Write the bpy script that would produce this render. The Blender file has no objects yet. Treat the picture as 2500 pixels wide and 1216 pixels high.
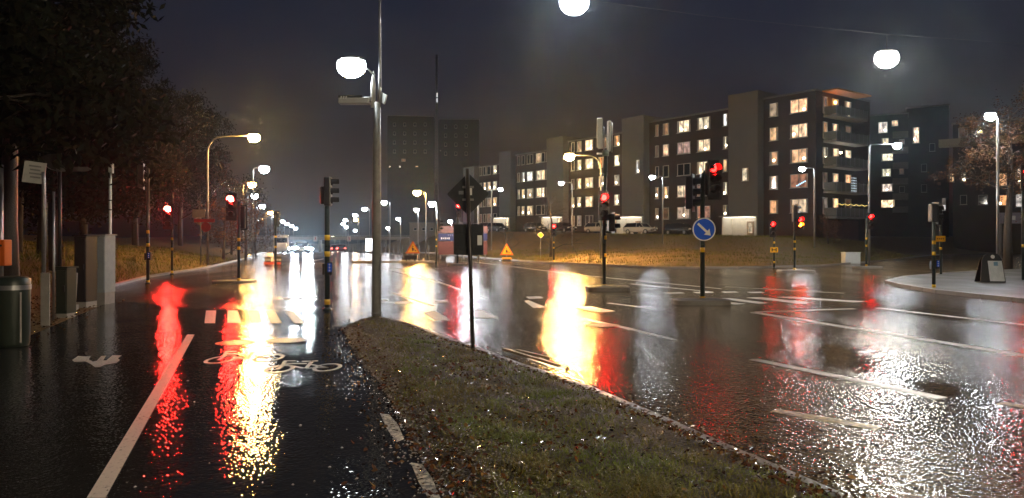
import bpy, bmesh, math, random
import numpy as np
from mathutils import Vector, Matrix
random.seed(7); rng = np.random.default_rng(7)
S = bpy.context.scene
COL = S.collection
# ------------------------------------------------------------------ camera, world, exposure
F, CX, HY, CH = 1819.0, 1250.0, 588.0, 1.6        # focal (photo px), centre, horizon row, eye height
cam = bpy.data.objects.new('camera', bpy.data.cameras.new('camera')); COL.objects.link(cam)
cam.location = (0, 0, CH); cam.rotation_euler = (math.pi/2, 0, 0)
cam.data.sensor_width = 36; cam.data.lens = 36*F/2500; cam.data.shift_y = -(608-HY)/2500
cam.data.clip_end = 3000; cam.data.clip_start = .05
S.camera = cam
W = bpy.data.worlds.new('World'); S.world = W; W.use_nodes = True
wn = W.node_tree.nodes; wn.clear()
sky = wn.new('ShaderNodeTexSky'); sky.sky_type = 'NISHITA'; sky.sun_disc = False
sky.sun_elevation = math.radians(-1.4); sky.ozone_density = 2.6; sky.dust_density = .3; sky.sun_rotation = math.radians(200)
bg = wn.new('ShaderNodeBackground'); bg.inputs[1].default_value = 0.1
wo = wn.new('ShaderNodeOutputWorld')
W.node_tree.links.new(sky.outputs[0], bg.inputs[0]); W.node_tree.links.new(bg.outputs[0], wo.inputs[0])
S.view_settings.view_transform = 'Standard'; S.view_settings.look = 'None'
S.view_settings.exposure = 0; S.view_settings.gamma = 1
S.render.engine = 'CYCLES'
cy = S.cycles
cy.use_denoising = True; cy.denoiser = 'OPENIMAGEDENOISE'
cy.max_bounces = 5; cy.diffuse_bounces = 2; cy.glossy_bounces = 3; cy.volume_bounces = 0; cy.transparent_max_bounces = 6
cy.sample_clamp_indirect = 3; cy.caustics_reflective = False; cy.caustics_refractive = False
cy.use_light_tree = True
PI = math.pi

# ------------------------------------------------------------------ helpers
def at(px, py, Y): return Vector(((px-CX)/F*Y, Y, CH-(py-HY)/F*Y))
def G(px, py): Y = CH*F/(py-HY); return Vector(((px-CX)/F*Y, Y, 0))
MATS = {}
def nodes(name):
    m = bpy.data.materials.new(name); m.use_nodes = True
    return m, m.node_tree.nodes, m.node_tree.links, m.node_tree.nodes['Principled BSDF']
def mat(name, col=(.5,.5,.5), rough=.5, metal=0, var=.25, scale=6, bump=0, bscale=40, spec=.5, coat=0):
    if name in MATS: return MATS[name]
    m, n, l, b = nodes(name); MATS[name] = m
    tc = n.new('ShaderNodeTexCoord'); nz = n.new('ShaderNodeTexNoise'); nz.inputs['Scale'].default_value = scale; nz.inputs['Detail'].default_value = 5
    l.new(tc.outputs['Object'], nz.inputs['Vector'])
    mx = n.new('ShaderNodeMix'); mx.data_type = 'RGBA'
    mx.inputs[6].default_value = (*[c*(1-var) for c in col], 1); mx.inputs[7].default_value = (*[min(1, c*(1+var)) for c in col], 1)
    l.new(nz.outputs['Fac'], mx.inputs[0]); l.new(mx.outputs[2], b.inputs['Base Color'])
    mr = n.new('ShaderNodeMapRange'); mr.inputs[3].default_value = rough*.75; mr.inputs[4].default_value = min(1, rough*1.25)
    l.new(nz.outputs['Fac'], mr.inputs[0]); l.new(mr.outputs[0], b.inputs['Roughness'])
    b.inputs['Metallic'].default_value = metal; b.inputs['Specular IOR Level'].default_value = spec
    if coat: b.inputs['Coat Weight'].default_value = coat; b.inputs['Coat Roughness'].default_value = .08
    if bump:
        n2 = n.new('ShaderNodeTexNoise'); n2.inputs['Scale'].default_value = bscale; n2.inputs['Detail'].default_value = 3
        bp = n.new('ShaderNodeBump'); bp.inputs['Strength'].default_value = 1; bp.inputs['Distance'].default_value = bump
        l.new(tc.outputs['Object'], n2.inputs['Vector']); l.new(n2.outputs['Fac'], bp.inputs['Height']); l.new(bp.outputs[0], b.inputs['Normal'])
    return m
def emit(name, col, L, sample=True):
    if name in MATS: return MATS[name]
    m = bpy.data.materials.new(name); m.use_nodes = True; n = m.node_tree.nodes; n.clear(); MATS[name] = m
    e = n.new('ShaderNodeEmission'); e.inputs[0].default_value = (*col, 1); e.inputs[1].default_value = L
    o = n.new('ShaderNodeOutputMaterial'); m.node_tree.links.new(e.outputs[0], o.inputs[0])
    m.cycles.emission_sampling = 'FRONT' if sample else 'NONE'
    return m
def luminaire(name, col, L):
    """street lantern lens: optics throw most light down, little sideways and up"""
    if name in MATS: return MATS[name]
    m = emit(name, col, L); n = m.node_tree.nodes; l = m.node_tree.links; e = n['Emission']
    g = n.new('ShaderNodeNewGeometry'); sp = n.new('ShaderNodeSeparateXYZ'); l.new(g.outputs['Normal'], sp.inputs[0])
    mr = n.new('ShaderNodeMapRange'); mr.interpolation_type = 'SMOOTHSTEP'; mr.inputs[1].default_value = .25; mr.inputs[2].default_value = -.95; mr.inputs[3].default_value = L*.13; mr.inputs[4].default_value = L*1.5
    l.new(sp.outputs[2], mr.inputs[0]); l.new(mr.outputs[0], e.inputs[1])
    return m
def window_glow(name, col, L):
    """glowing pane standing in for a lit room: random blotches of emission, varied warmth"""
    if name in MATS: return MATS[name]
    m = bpy.data.materials.new(name); m.use_nodes = True; n = m.node_tree.nodes; l = m.node_tree.links; n.clear(); MATS[name] = m
    oi = n.new('ShaderNodeObjectInfo'); tc = n.new('ShaderNodeTexCoord')
    ad = n.new('ShaderNodeVectorMath'); ad.operation = 'MULTIPLY_ADD'; ad.inputs[1].default_value = (1.3, 1.3, .9)
    cx = n.new('ShaderNodeCombineXYZ')
    ml = n.new('ShaderNodeMath'); ml.operation = 'MULTIPLY'; ml.inputs[1].default_value = 37
    l.new(oi.outputs['Random'], ml.inputs[0]); l.new(ml.outputs[0], cx.inputs[0]); l.new(ml.outputs[0], cx.inputs[2])
    l.new(tc.outputs['Object'], ad.inputs[0]); l.new(cx.outputs[0], ad.inputs[2])
    nz = n.new('ShaderNodeTexNoise'); nz.inputs['Scale'].default_value = 1.6; nz.inputs['Detail'].default_value = 3
    l.new(ad.outputs[0], nz.inputs['Vector'])
    rp = n.new('ShaderNodeMapRange'); rp.inputs[1].default_value = .34; rp.inputs[2].default_value = .68; rp.inputs[3].default_value = .22; rp.inputs[4].default_value = 1.25
    l.new(nz.outputs['Fac'], rp.inputs[0])
    r2 = n.new('ShaderNodeMapRange'); r2.inputs[3].default_value = .3; r2.inputs[4].default_value = 1.5
    l.new(oi.outputs['Random'], r2.inputs[0])
    mu = n.new('ShaderNodeMath'); mu.operation = 'MULTIPLY'; l.new(rp.outputs[0], mu.inputs[0]); l.new(r2.outputs[0], mu.inputs[1])
    m3 = n.new('ShaderNodeMath'); m3.operation = 'MULTIPLY'; m3.inputs[1].default_value = L; l.new(mu.outputs[0], m3.inputs[0])
    e = n.new('ShaderNodeEmission'); l.new(m3.outputs[0], e.inputs[1])
    fr = n.new('ShaderNodeMath'); fr.operation = 'FRACT'; l.new(ml.outputs[0], fr.inputs[0])
    cm = n.new('ShaderNodeMix'); cm.data_type = 'RGBA'; cm.inputs[6].default_value = (col[0], min(1, col[1]*1.12), min(1, col[2]*1.35), 1); cm.inputs[7].default_value = (col[0], col[1]*.68, col[2]*.5, 1); l.new(fr.outputs[0], cm.inputs[0]); l.new(cm.outputs[2], e.inputs[0])
    o = n.new('ShaderNodeOutputMaterial'); l.new(e.outputs[0], o.inputs[0])
    m.cycles.emission_sampling = 'NONE'
    return m

class MB:
    def __init__(s): s.v = []; s.f = []; s.sm = []
    def add(s, vs, fs, smooth=False):
        o = len(s.v); s.v += [tuple(v) for v in vs]; s.f += [tuple(i+o for i in f) for f in fs]; s.sm += [smooth]*len(fs); return s
    def box(s, c, d, rz=0, M=None):
        x, y, z = d[0]/2, d[1]/2, d[2]/2; R = Matrix.Rotation(rz, 3, 'Z') if M is None else M; c = Vector(c)
        vs = [c + R @ Vector((a*x, b*y, g*z)) for a, b, g in ((-1,-1,-1),(1,-1,-1),(1,1,-1),(-1,1,-1),(-1,-1,1),(1,-1,1),(1,1,1),(-1,1,1))]
        return s.add(vs, [(0,3,2,1),(4,5,6,7),(0,1,5,4),(1,2,6,5),(2,3,7,6),(3,0,4,7)])
    def tube(s, pts, rad, n=10, caps=True):
        pts = [Vector(p) for p in pts]; rad = rad if isinstance(rad, (list, tuple)) else [rad]*len(pts)
        vs = []; up = None
        for i, p in enumerate(pts):
            t = (pts[min(i+1, len(pts)-1)] - pts[max(i-1, 0)]).normalized()
            a = Vector((1,0,0)) if abs(t.x) < .9 else Vector((0,1,0))
            if up is not None: a = up
            u = (a - t*a.dot(t)).normalized(); w = t.cross(u); up = u
            for k in range(n):
                th = 2*PI*k/n; vs.append(p + (u*math.cos(th) + w*math.sin(th))*rad[i])
        fs = [(i*n+k, i*n+(k+1) % n, (i+1)*n+(k+1) % n, (i+1)*n+k) for i in range(len(pts)-1) for k in range(n)]
        s.add(vs, fs, True)
        if caps:
            o = len(s.v)-len(vs); s.f += [tuple(o+k for k in reversed(range(n))), tuple(o+(len(pts)-1)*n+k for k in range(n))]; s.sm += [False]*2
        return s
    def ball(s, c, r, n=16, m=9, z0=-1, z1=1):
        c = Vector(c); vs = []
        for j in range(m):
            la = math.asin(z0) + (math.asin(z1)-math.asin(z0))*j/(m-1)
            for k in range(n):
                th = 2*PI*k/n; vs.append(c + Vector((r[0]*math.cos(la)*math.cos(th), r[1]*math.cos(la)*math.sin(th), r[2]*math.sin(la))))
        fs = [(j*n+k, j*n+(k+1) % n, (j+1)*n+(k+1) % n, (j+1)*n+k) for j in range(m-1) for k in range(n)]
        fs += [tuple(reversed(range(n))), tuple((m-1)*n+k for k in range(n))]
        return s.add(vs, fs, True)
    def prism(s, poly, o, u, w, t):
        """polygon (2D) in plane o+u*a+w*b, thickness vector t"""
        o, u, w, t = Vector(o), Vector(u), Vector(w), Vector(t); n = len(poly)
        A = [o+u*a+w*b for a, b in poly]; B = [p+t for p in A]
        return s.add(A+B, [tuple(reversed(range(n))), tuple(range(n, 2*n))] + [(k, (k+1) % n, n+(k+1) % n, n+k) for k in range(n)])
    def loft(s, secs, closed=True, caps=True, smooth=True):
        n = len(secs[0]); vs = [p for q in secs for p in q]
        fs = [(i*n+k, i*n+(k+1) % n, (i+1)*n+(k+1) % n, (i+1)*n+k) for i in range(len(secs)-1) for k in range(n if closed else n-1)]
        if caps: fs += [tuple(reversed(range(n))), tuple((len(secs)-1)*n+k for k in range(n))]
        return s.add(vs, fs, smooth)
    def mesh(s, name):
        me = bpy.data.meshes.new(name); me.from_pydata(s.v, [], s.f); me.polygons.foreach_set('use_smooth', s.sm); me.update(); return me
    def build(s, name, m, parent=None, bevel=0):
        o = obj(name, s.mesh(name), m, parent)
        if bevel:
            bv = o.modifiers.new('bevel', 'BEVEL'); bv.width = bevel; bv.segments = 2; bv.limit_method = 'ANGLE'
        return o
def obj(name, me, m, parent=None):
    o = bpy.data.objects.new(name, me); COL.objects.link(o)
    if m is not None and not me.materials: me.materials.append(m)
    if parent: o.parent = parent
    return o
def empty(name, loc=(0,0,0), rz=0):
    o = bpy.data.objects.new(name, None); COL.objects.link(o); o.location = loc; o.rotation_euler.z = rz; o.empty_display_size = .2; return o
def tag(o, label, cat, group=None):
    o['label'] = label; o['category'] = cat
    if group: o['group'] = group
    return o
def struct(o): o['kind'] = 'structure'; return o
def stuff(o, label, cat): o['kind'] = 'stuff'; o['label'] = label; o['category'] = cat; return o
def circ(r, n=24, cx=0, cy=0, a0=0): return [(cx+r*math.cos(a0+2*PI*k/n), cy+r*math.sin(a0+2*PI*k/n)) for k in range(n)]

# ------------------------------------------------------------------ materials
def asphalt(name, base, lo, hi, puddle_scale, grain, gh, streak=True, tint=(1,1,1)):
    m, n, l, b = nodes(name)
    tc = n.new('ShaderNodeTexCoord'); mp = n.new('ShaderNodeMapping'); mp.inputs['Rotation'].default_value = (0, 0, -math.radians(21))
    mp.inputs['Scale'].default_value = (1, .14 if streak else .5, 1); l.new(tc.outputs['Object'], mp.inputs[0])
    pz = n.new('ShaderNodeTexNoise'); pz.inputs['Scale'].default_value = puddle_scale; pz.inputs['Detail'].default_value = 4; pz.inputs['Roughness'].default_value = .55
    l.new(mp.outputs[0], pz.inputs['Vector'])
    mask = n.new('ShaderNodeMapRange'); mask.inputs[1].default_value = .3; mask.inputs[2].default_value = .66
    l.new(pz.outputs['Fac'], mask.inputs[0])
    rr = n.new('ShaderNodeMapRange'); rr.inputs[3].default_value = lo; rr.inputs[4].default_value = hi
    l.new(mask.outputs[0], rr.inputs[0]); l.new(rr.outputs[0], b.inputs['Roughness'])
    g1 = n.new('ShaderNodeTexVoronoi'); g1.feature = 'SMOOTH_F1'; g1.inputs['Scale'].default_value = grain; g1.inputs['Smoothness'].default_value = .6
    g2 = n.new('ShaderNodeTexNoise'); g2.inputs['Scale'].default_value = grain*.45; g2.inputs['Detail'].default_value = 4
    l.new(tc.outputs['Object'], g1.inputs['Vector']); l.new(tc.outputs['Object'], g2.inputs['Vector'])
    hs = n.new('ShaderNodeMath'); hs.operation = 'MULTIPLY_ADD'; l.new(g2.outputs['Fac'], hs.inputs[0]); hs.inputs[1].default_value = .3; l.new(g1.outputs['Distance'], hs.inputs[2])
    g3 = n.new('ShaderNodeTexNoise'); g3.inputs['Scale'].default_value = 7; g3.inputs['Detail'].default_value = 2; l.new(tc.outputs['Object'], g3.inputs['Vector'])
    h3 = n.new('ShaderNodeMath'); h3.operation = 'MULTIPLY_ADD'; h3.inputs[1].default_value = 1.5; l.new(g3.outputs['Fac'], h3.inputs[0]); l.new(hs.outputs[0], h3.inputs[2]); hs = h3
    sm = n.new('ShaderNodeMapRange'); sm.inputs[3].default_value = .35; sm.inputs[4].default_value = 1; l.new(mask.outputs[0], sm.inputs[0])
    hm = n.new('ShaderNodeMath'); hm.operation = 'MULTIPLY'; l.new(hs.outputs[0], hm.inputs[0]); l.new(sm.outputs[0], hm.inputs[1])
    bp = n.new('ShaderNodeBump'); bp.inputs['Strength'].default_value = 1; bp.inputs['Distance'].default_value = gh
    l.new(hm.outputs[0], bp.inputs['Height']); l.new(bp.outputs[0], b.inputs['Normal'])
    cz = n.new('ShaderNodeTexNoise'); cz.inputs['Scale'].default_value = 3; cz.inputs['Detail'].default_value = 8; l.new(tc.outputs['Object'], cz.inputs['Vector'])
    cr = n.new('ShaderNodeMix'); cr.data_type = 'RGBA'
    cr.inputs[6].default_value = (*[base*.6*t for t in tint], 1); cr.inputs[7].default_value = (*[base*1.5*t for t in tint], 1)
    l.new(cz.outputs['Fac'], cr.inputs[0]); l.new(cr.outputs[2], b.inputs['Base Color'])
    b.inputs['IOR'].default_value = 1.36
    return m
M_ROAD = asphalt('wet_asphalt', .075, .06, .17, .5, 30, .0065, tint=(1.4, 1, .5))
M_PATH = asphalt('wet_path_asphalt', .022, .03, .08, .8, 30, .0033, streak=False)
M_PAVE = asphalt('wet_pavement', .05, .32, .45, .9, 40, .0015, streak=False, tint=(1.1, 1, .85))
def paint_mat(name, col, wear=.42):
    m, n, l, b = nodes(name)
    tc = n.new('ShaderNodeTexCoord'); nz = n.new('ShaderNodeTexNoise'); nz.inputs['Scale'].default_value = 22; nz.inputs['Detail'].default_value = 8; nz.inputs['Roughness'].default_value = .7
    l.new(tc.outputs['Object'], nz.inputs['Vector'])
    mr = n.new('ShaderNodeMapRange'); mr.inputs[1].default_value = wear-.06; mr.inputs[2].default_value = wear+.06; l.new(nz.outputs['Fac'], mr.inputs[0])
    mx = n.new('ShaderNodeMix'); mx.data_type = 'RGBA'; mx.inputs[6].default_value = (.05, .045, .04, 1); mx.inputs[7].default_value = (*col, 1)
    l.new(mr.outputs[0], mx.inputs[0]); l.new(mx.outputs[2], b.inputs['Base Color'])
    b.inputs['Roughness'].default_value = .38
    bp = n.new('ShaderNodeBump'); bp.inputs['Distance'].default_value = .0025; l.new(nz.outputs['Fac'], bp.inputs['Height']); l.new(bp.outputs[0], b.inputs['Normal'])
    return m
M_PAINT = paint_mat('road_paint', (.74, .72, .64), .38)
M_PAINTW = paint_mat('road_paint_worn', (.6, .55, .45), .5)
M_PAINTY = paint_mat('road_paint_yellow', (.55, .42, .16), .47)
M_SOIL = mat('soil', (.05, .036, .022), .5, var=.5, scale=5, bump=.02, bscale=30)
M_TURF = mat('turf', (.1, .062, .014), .75, var=.5, scale=.6, bump=.06, bscale=9)
M_KERB = mat('kerb_granite', (.2, .18, .16), .35, var=.4, scale=25, bump=.004, bscale=60)
M_POLE = mat('pole_green', (.018, .03, .024), .3, var=.4, scale=9)
M_STEEL = mat('galvanised', (.34, .35, .36), .38, metal=.85, var=.25, scale=14)
M_STEELD = mat('dull_steel', (.2, .2, .2), .45, metal=.6, var=.3, scale=12)
M_BLACK = mat('black_housing', (.012, .012, .013), .35, var=.4)
M_YEL = mat('yellow_band', (.85, .5, .015), .4, var=.12, scale=30)
M_RUST = mat('sign_back', (.014, .018, .021), .5, metal=.1, var=.3, scale=18)
M_BLUE = mat('sign_blue', (.006, .11, .75), .5, var=.1, scale=10, spec=.15)
M_WHITE = mat('white_paint', (.72, .74, .72), .4, var=.1, scale=15)
M_ORNG = mat('orange_sheet', (.7, .13, .01), .4, var=.15)
M_SYEL = mat('sign_yellow', (.85, .42, .01), .4, var=.1)
M_RED = mat('red_plastic', (.5, .03, .02), .4, var=.2)
M_GREYCAB = mat('cabinet_grey', (.3, .33, .34), .38, var=.2, scale=7)
M_DARKCAB = mat('cabinet_black', (.014, .015, .016), .4, var=.4)
M_GREENCAB = mat('box_green', (.02, .03, .022), .4, var=.3)
M_CONC = mat('concrete', (.3, .28, .25), .6, var=.3, scale=8, bump=.003)
M_BARK = mat('bark', (.04, .032, .025), .6, var=.5, scale=20, bump=.01, bscale=30)
M_TWIG = mat('twig', (.035, .03, .02), .35, var=.4, scale=20)
M_WOOD = mat('plank_wood', (.3, .2, .1), .45, var=.4, scale=30)
M_RUBBER = mat('rubber', (.015, .015, .015), .6)
M_GLASS = mat('dark_glass', (.012, .014, .018), .06, var=.2)
M_BRICK = None

# ------------------------------------------------------------------ terrain
P0 = at(1990, 588, 5275/(40.5+.0295*740)); P0.z = 0
P1 = at(1140, 588, 5275/(40.5-.0295*110)); P1.z = 0
FE = (P1-P0); FLEN = FE.length; FE.normalize(); FN = Vector((-FE.y, FE.x, 0))      # FN points to the viewer
FANG = math.atan2(FE.y, FE.x)
def facade_s(px):
    u = px-CX; Y = 5275/(40.5+.0295*u); return (Vector((u/F*Y, Y, 0))-P0).dot(FE)
POLY = [(-4.6,-14), (-5.3,4), *[tuple(G(*p)[:2]) for p in ((0,850),(250,745),(255,705),(360,678),(500,655),(600,632),(650,612))],
        (-140,480), (-104,480), (-16.6,121), (-2.7,69), *[tuple(G(*p)[:2]) for p in ((1300,640),(1600,655),(1800,655),(2000,650),(2130,640),(2300,622))],
        (100,128), (110,116), (62,74), (46,51), (66,30), (66,-14)]
PA = np.array(POLY)
def sdist(x, y):
    x = np.asarray(x, float); y = np.asarray(y, float); d = np.full(x.shape, 1e9); ins = np.zeros(x.shape, bool)
    for i in range(len(PA)):
        a, b = PA[i], PA[(i+1) % len(PA)]; e = b-a
        t = np.clip(((x-a[0])*e[0]+(y-a[1])*e[1])/(e@e), 0, 1)
        d = np.minimum(d, np.hypot(x-a[0]-t*e[0], y-a[1]-t*e[1]))
        c = (a[1] > y) != (b[1] > y)
        xx = a[0] + (y-a[1])/(e[1] if abs(e[1]) > 1e-9 else 1e-9)*e[0]
        ins ^= c & (x < xx)
    return np.where(ins, -d, d)
def ss(a, b, t): t = np.clip((t-a)/(b-a), 0, 1); return t*t*(3-2*t)
def dip(y): return -np.clip(np.asarray(y, float)-95, 0, None)*.0135
def terrain(x, y):
    x = np.asarray(x, float); y = np.asarray(y, float); d = sdist(x, y)
    left = (x < -.28*y+4)
    sl = np.where(left, .02+.16*ss(24, 36, y), .06+.12*ss(90, 135, y))
    cap = np.where(left, .3+2.4*ss(24, 40, y), 2.0+1.6*ss(90, 135, y))
    h = cap*(1-np.exp(-np.clip(d, 0, None)*sl/cap))
    fx = (x-P0.x)*FE.x+(y-P0.y)*FE.y; fy = (x-P0.x)*FN.x+(y-P0.y)*FN.y
    park = 2.0+1.7*np.clip(fx/FLEN, 0, 1)
    w = (1-ss(13, 24, fy))*ss(-25, -5, fx)*ss(2, 12, d)
    h = h*(1-w)+park*w
    h = h + .12*np.sin(x*.9+1.3*np.sin(y*.5))*np.sin(y*.7)*ss(.5, 4, d)*(1-w)
    return np.where(d > 0, h-.02, -.06) + dip(y)*np.where(left | (y > 95), 1, 1)*(1-.8*ss(3, 20, d))
def tz(x, y): return float(terrain(np.array([x]), np.array([y]))[0])
xs = np.unique(np.concatenate([np.linspace(-300, -60, 50), np.linspace(-60, 60, 150), np.linspace(60, 300, 50)]))
ys = np.unique(np.concatenate([np.linspace(-16, 70, 130), np.linspace(70, 150, 70), np.linspace(150, 490, 60)]))
XX, YY = np.meshgrid(xs, ys); ZZ = terrain(XX, YY)
nx, ny = len(xs), len(ys)
me = bpy.data.meshes.new('ground')
ii = np.arange(nx*ny).reshape(ny, nx)
me.from_pydata(np.stack([XX, YY, ZZ], -1).reshape(-1, 3).tolist(), [], np.stack([ii[:-1,:-1], ii[:-1,1:], ii[1:,1:], ii[1:,:-1]], -1).reshape(-1, 4).tolist())
me.polygons.foreach_set('use_smooth', [True]*len(me.polygons))
ground = struct(obj('ground', me, M_TURF))
def sheet(name, poly, z, m, parent=None, cuts=True):
    bm = bmesh.new(); f = bm.faces.new([bm.verts.new((p[0], p[1], 0)) for p in poly])
    if f.normal.z < 0: f.normal_flip()
    if f.calc_area() and f.normal.z < 0: bmesh.ops.reverse_faces(bm, faces=[f])
    bmesh.ops.triangulate(bm, faces=bm.faces[:])
    if cuts:
        for yc in (95, 130, 180, 250, 350): bmesh.ops.bisect_plane(bm, geom=bm.verts[:]+bm.edges[:]+bm.faces[:], plane_co=(0, yc, 0), plane_no=(0, 1, 0))
    for v in bm.verts: v.co.z = z + float(dip(v.co.y))
    bmesh.ops.recalc_face_normals(bm, faces=bm.faces[:])
    for q in bm.faces:
        if q.normal.z < 0: q.normal_flip()
    mm = bpy.data.meshes.new(name); bm.to_mesh(mm); bm.free()
    return obj(name, mm, m, parent)
road = struct(sheet('road', POLY, 0, M_ROAD))
# cycle path and footway: smoother, darker asphalt left of the verge
VR = [(3.9,-1), (2.9,2.2), (2.04,4.63), (1.42,6.44), (.81,8.15), (.1,9.6), (-.55,11.1), (-1.35,12.8), (-2.0,14.4), (-2.75,15.5)]
VL = [(-3.05,15.3), (-3.15,13.7), (-2.6,11.8), (-2.08,9.97), (-1.55,8.5), (-1.13,7.06), (-.75,5.7), (-.43,4.63), (-.05,2.5), (.5,-1)]
pathp = [(-4.7,-13), (-5.35,4), tuple(G(2,850)[:2]), tuple(G(252,746)[:2]), tuple(G(300,735)[:2]), tuple(G(520,757)[:2]), tuple(G(790,757)[:2]), tuple(G(840,772)[:2])] + [(x+.05, y) for x, y in VL] + [(.6,-13)]
cpath = struct(sheet('cycle_path', pathp, .005, M_PATH, cuts=False))

def kerb(name, pts, w=.14, h=.11, m=None, L=1.0):
    """row of kerb stones along a polyline, each stone its own piece"""
    root = None; k = 0
    root = empty(name); struct(root)
    pts = [Vector((*p[:2], 0)) for p in pts]
    acc = []
    for a, b in zip(pts[:-1], pts[1:]):
        n = max(1, round((b-a).length/L))
        for i in range(n): acc.append((a+(b-a)*i/n, a+(b-a)*(i+1)/n))
    for a, b in acc:
        d = b-a; ang = math.atan2(d.y, d.x); c = (a+b)/2; k += 1
        MB().box((0,0,h/2-.02), (d.length-.012, w+random.uniform(-.004,.004), h+.04+random.uniform(-.006,.006)), 0).build('kerb_stone', m or M_KERB, root, .012)
        o = root.children[-1] if root.children else None
        o = [c2 for c2 in root.children][-1]
        o.location = (c.x, c.y, float(dip(c.y))); o.rotation_euler.z = ang
    return root
kerb('verge_kerb', VR, .1, .02)
kerb('bank_kerb', [POLY[i] for i in range(11, 19)], .15, .1, L=2.5)
kerb('left_kerb', [POLY[i] for i in range(4, 9)], .15, .1, L=2.0)
# corner pavement on the right with curved kerb
pv = [G(2165,692), G(2200,701), G(2290,716), G(2400,728), G(2560,745), Vector((30,14,0)), Vector((62,30,0)), Vector((44,51,0)), G(2420,664), G(2300,672), G(2210,680)]
pave = struct(sheet('corner_pavement', [p[:2] for p in pv], .1, M_PAVE, cuts=False))
kerb('corner_kerb', [p[:2] for p in (pv[8], pv[9], pv[10], pv[0], pv[1], pv[2], pv[3], pv[4])], .15, .115)

# ------------------------------------------------------------------ verge with grass and leaf litter
vp = VR + VL
vxs = np.linspace(-3.3, 4.0, 240); vys = np.linspace(-1, 15.6, 420)
VA = np.array(vp)
def inpoly(P, x, y):
    ins = np.zeros(x.shape, bool); d = np.full(x.shape, 1e9)
    for i in range(len(P)):
        a, b = P[i], P[(i+1) % len(P)]; e = b-a; c = (a[1] > y) != (b[1] > y)
        ins ^= c & (x < a[0]+(y-a[1])/(e[1] if abs(e[1]) > 1e-9 else 1e-9)*e[0])
        t = np.clip(((x-a[0])*e[0]+(y-a[1])*e[1])/(e@e), 0, 1); d = np.minimum(d, np.hypot(x-a[0]-t*e[0], y-a[1]-t*e[1]))
    return ins, d
def vh(x, y):
    ins, d = inpoly(VA, x, y)
    return np.where(ins, .01+.06*ss(0, .35, d)+.02*np.sin(x*3.1+y*1.7)*np.sin(y*2.3-x)*ss(.1,.5,d)+.012*np.sin(x*11)*np.sin(y*9+x*4)*ss(.05,.3,d), -.05)
VX, VY = np.meshgrid(vxs, vys)
ii = np.arange(VX.size).reshape(VX.shape)
me = bpy.data.meshes.new('verge_soil')
me.from_pydata(np.stack([VX, VY, vh(VX, VY)], -1).reshape(-1,3).tolist(), [], np.stack([ii[:-1,:-1], ii[:-1,1:], ii[1:,1:], ii[1:,:-1]], -1).reshape(-1,4).tolist())
me.polygons.foreach_set('use_smooth', [True]*len(me.polygons))
struct(obj('verge', me, mat('wet_soil', (.06,.042,.02), .6, var=.5, scale=6, bump=.02, bscale=45, spec=.25)))
def leafmat(name, cols, rough, spec=.5):
    m, n, l, b = nodes(name)
    g = n.new('ShaderNodeNewGeometry'); r = n.new('ShaderNodeValToRGB')
    e = r.color_ramp.elements
    for i, c in enumerate(cols):
        q = e[i] if i < 2 else e.new(i/(len(cols)-1)); q.position = i/(len(cols)-1); q.color = (*c, 1)
    l.new(g.outputs['Random Per Island'], r.inputs[0]); l.new(r.outputs[0], b.inputs['Base Color'])
    b.inputs['Roughness'].default_value = rough; b.inputs['Specular IOR Level'].default_value = spec
    return m
def patchy(m, col, scale):
    n, l = m.node_tree.nodes, m.node_tree.links; b = n['Principled BSDF']; src = b.inputs['Base Color'].links[0].from_socket
    tc = n.new('ShaderNodeTexCoord'); nz = n.new('ShaderNodeTexNoise'); nz.inputs['Scale'].default_value = scale; nz.inputs['Detail'].default_value = 4; l.new(tc.outputs['Object'], nz.inputs['Vector'])
    mr = n.new('ShaderNodeMapRange'); mr.inputs[1].default_value = .4; mr.inputs[2].default_value = .62; l.new(nz.outputs['Fac'], mr.inputs[0])
    mx = n.new('ShaderNodeMix'); mx.data_type = 'RGBA'; l.new(mr.outputs[0], mx.inputs[0]); l.new(src, mx.inputs[6]); mx.inputs[7].default_value = (*col, 1); l.new(mx.outputs[2], b.inputs['Base Color'])
    return m
M_GRASS = leafmat('grass_blades', [(.1,.1,.015), (.16,.13,.025), (.2,.14,.035), (.12,.12,.016), (.21,.14,.04)], .5, .2)
M_LEAF = leafmat('fallen_leaves', [(.09,.03,.012), (.14,.06,.02), (.05,.022,.012), (.2,.12,.04), (.07,.03,.02), (.12,.05,.03)], .14, .8)
def scatter_grass(n, x, y, z, hmin, hmax, wid):
    cl = .6+.8*ss(-.3, .7, np.sin(x*4.3+2*np.sin(y*2.9))*np.sin(y*5.1+1.7*np.sin(x*3.3)))
    th = rng.uniform(0, 2*PI, n); h = rng.uniform(hmin, hmax, n)*cl; lean = rng.uniform(.5, 2.0, n)*h; w = rng.uniform(.6, 1.2, n)*wid
    dx, dy = np.cos(th), np.sin(th); px, py = -dy*w, dx*w
    b0 = np.stack([x-px, y-py, z-.004], -1); b1 = np.stack([x+px, y+py, z-.004], -1)
    m0 = np.stack([x-px*.7+dx*lean*.35, y-py*.7+dy*lean*.35, z+h*.6], -1); m1 = np.stack([x+px*.7+dx*lean*.35, y+py*.7+dy*lean*.35, z+h*.6], -1)
    t = np.stack([x+dx*lean, y+dy*lean, z+h*(.95-.25*rng.random(n))], -1)
    V = np.stack([b0, b1, m1, m0, t], 1).reshape(-1, 3); k = np.arange(n)*5
    Fq = np.stack([k, k+1, k+2, k+3], -1); Ft = np.stack([k+3, k+2, k+4], -1)
    m = bpy.data.meshes.new('grass'); m.from_pydata(V.tolist(), [], Fq.tolist()+Ft.tolist()); return m
n = 330000
y = 1/rng.uniform(1/15.4, 1/2.6, n); x = rng.uniform(-3.2, 3.5, n)
ins, d = inpoly(VA, x, y)
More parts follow.
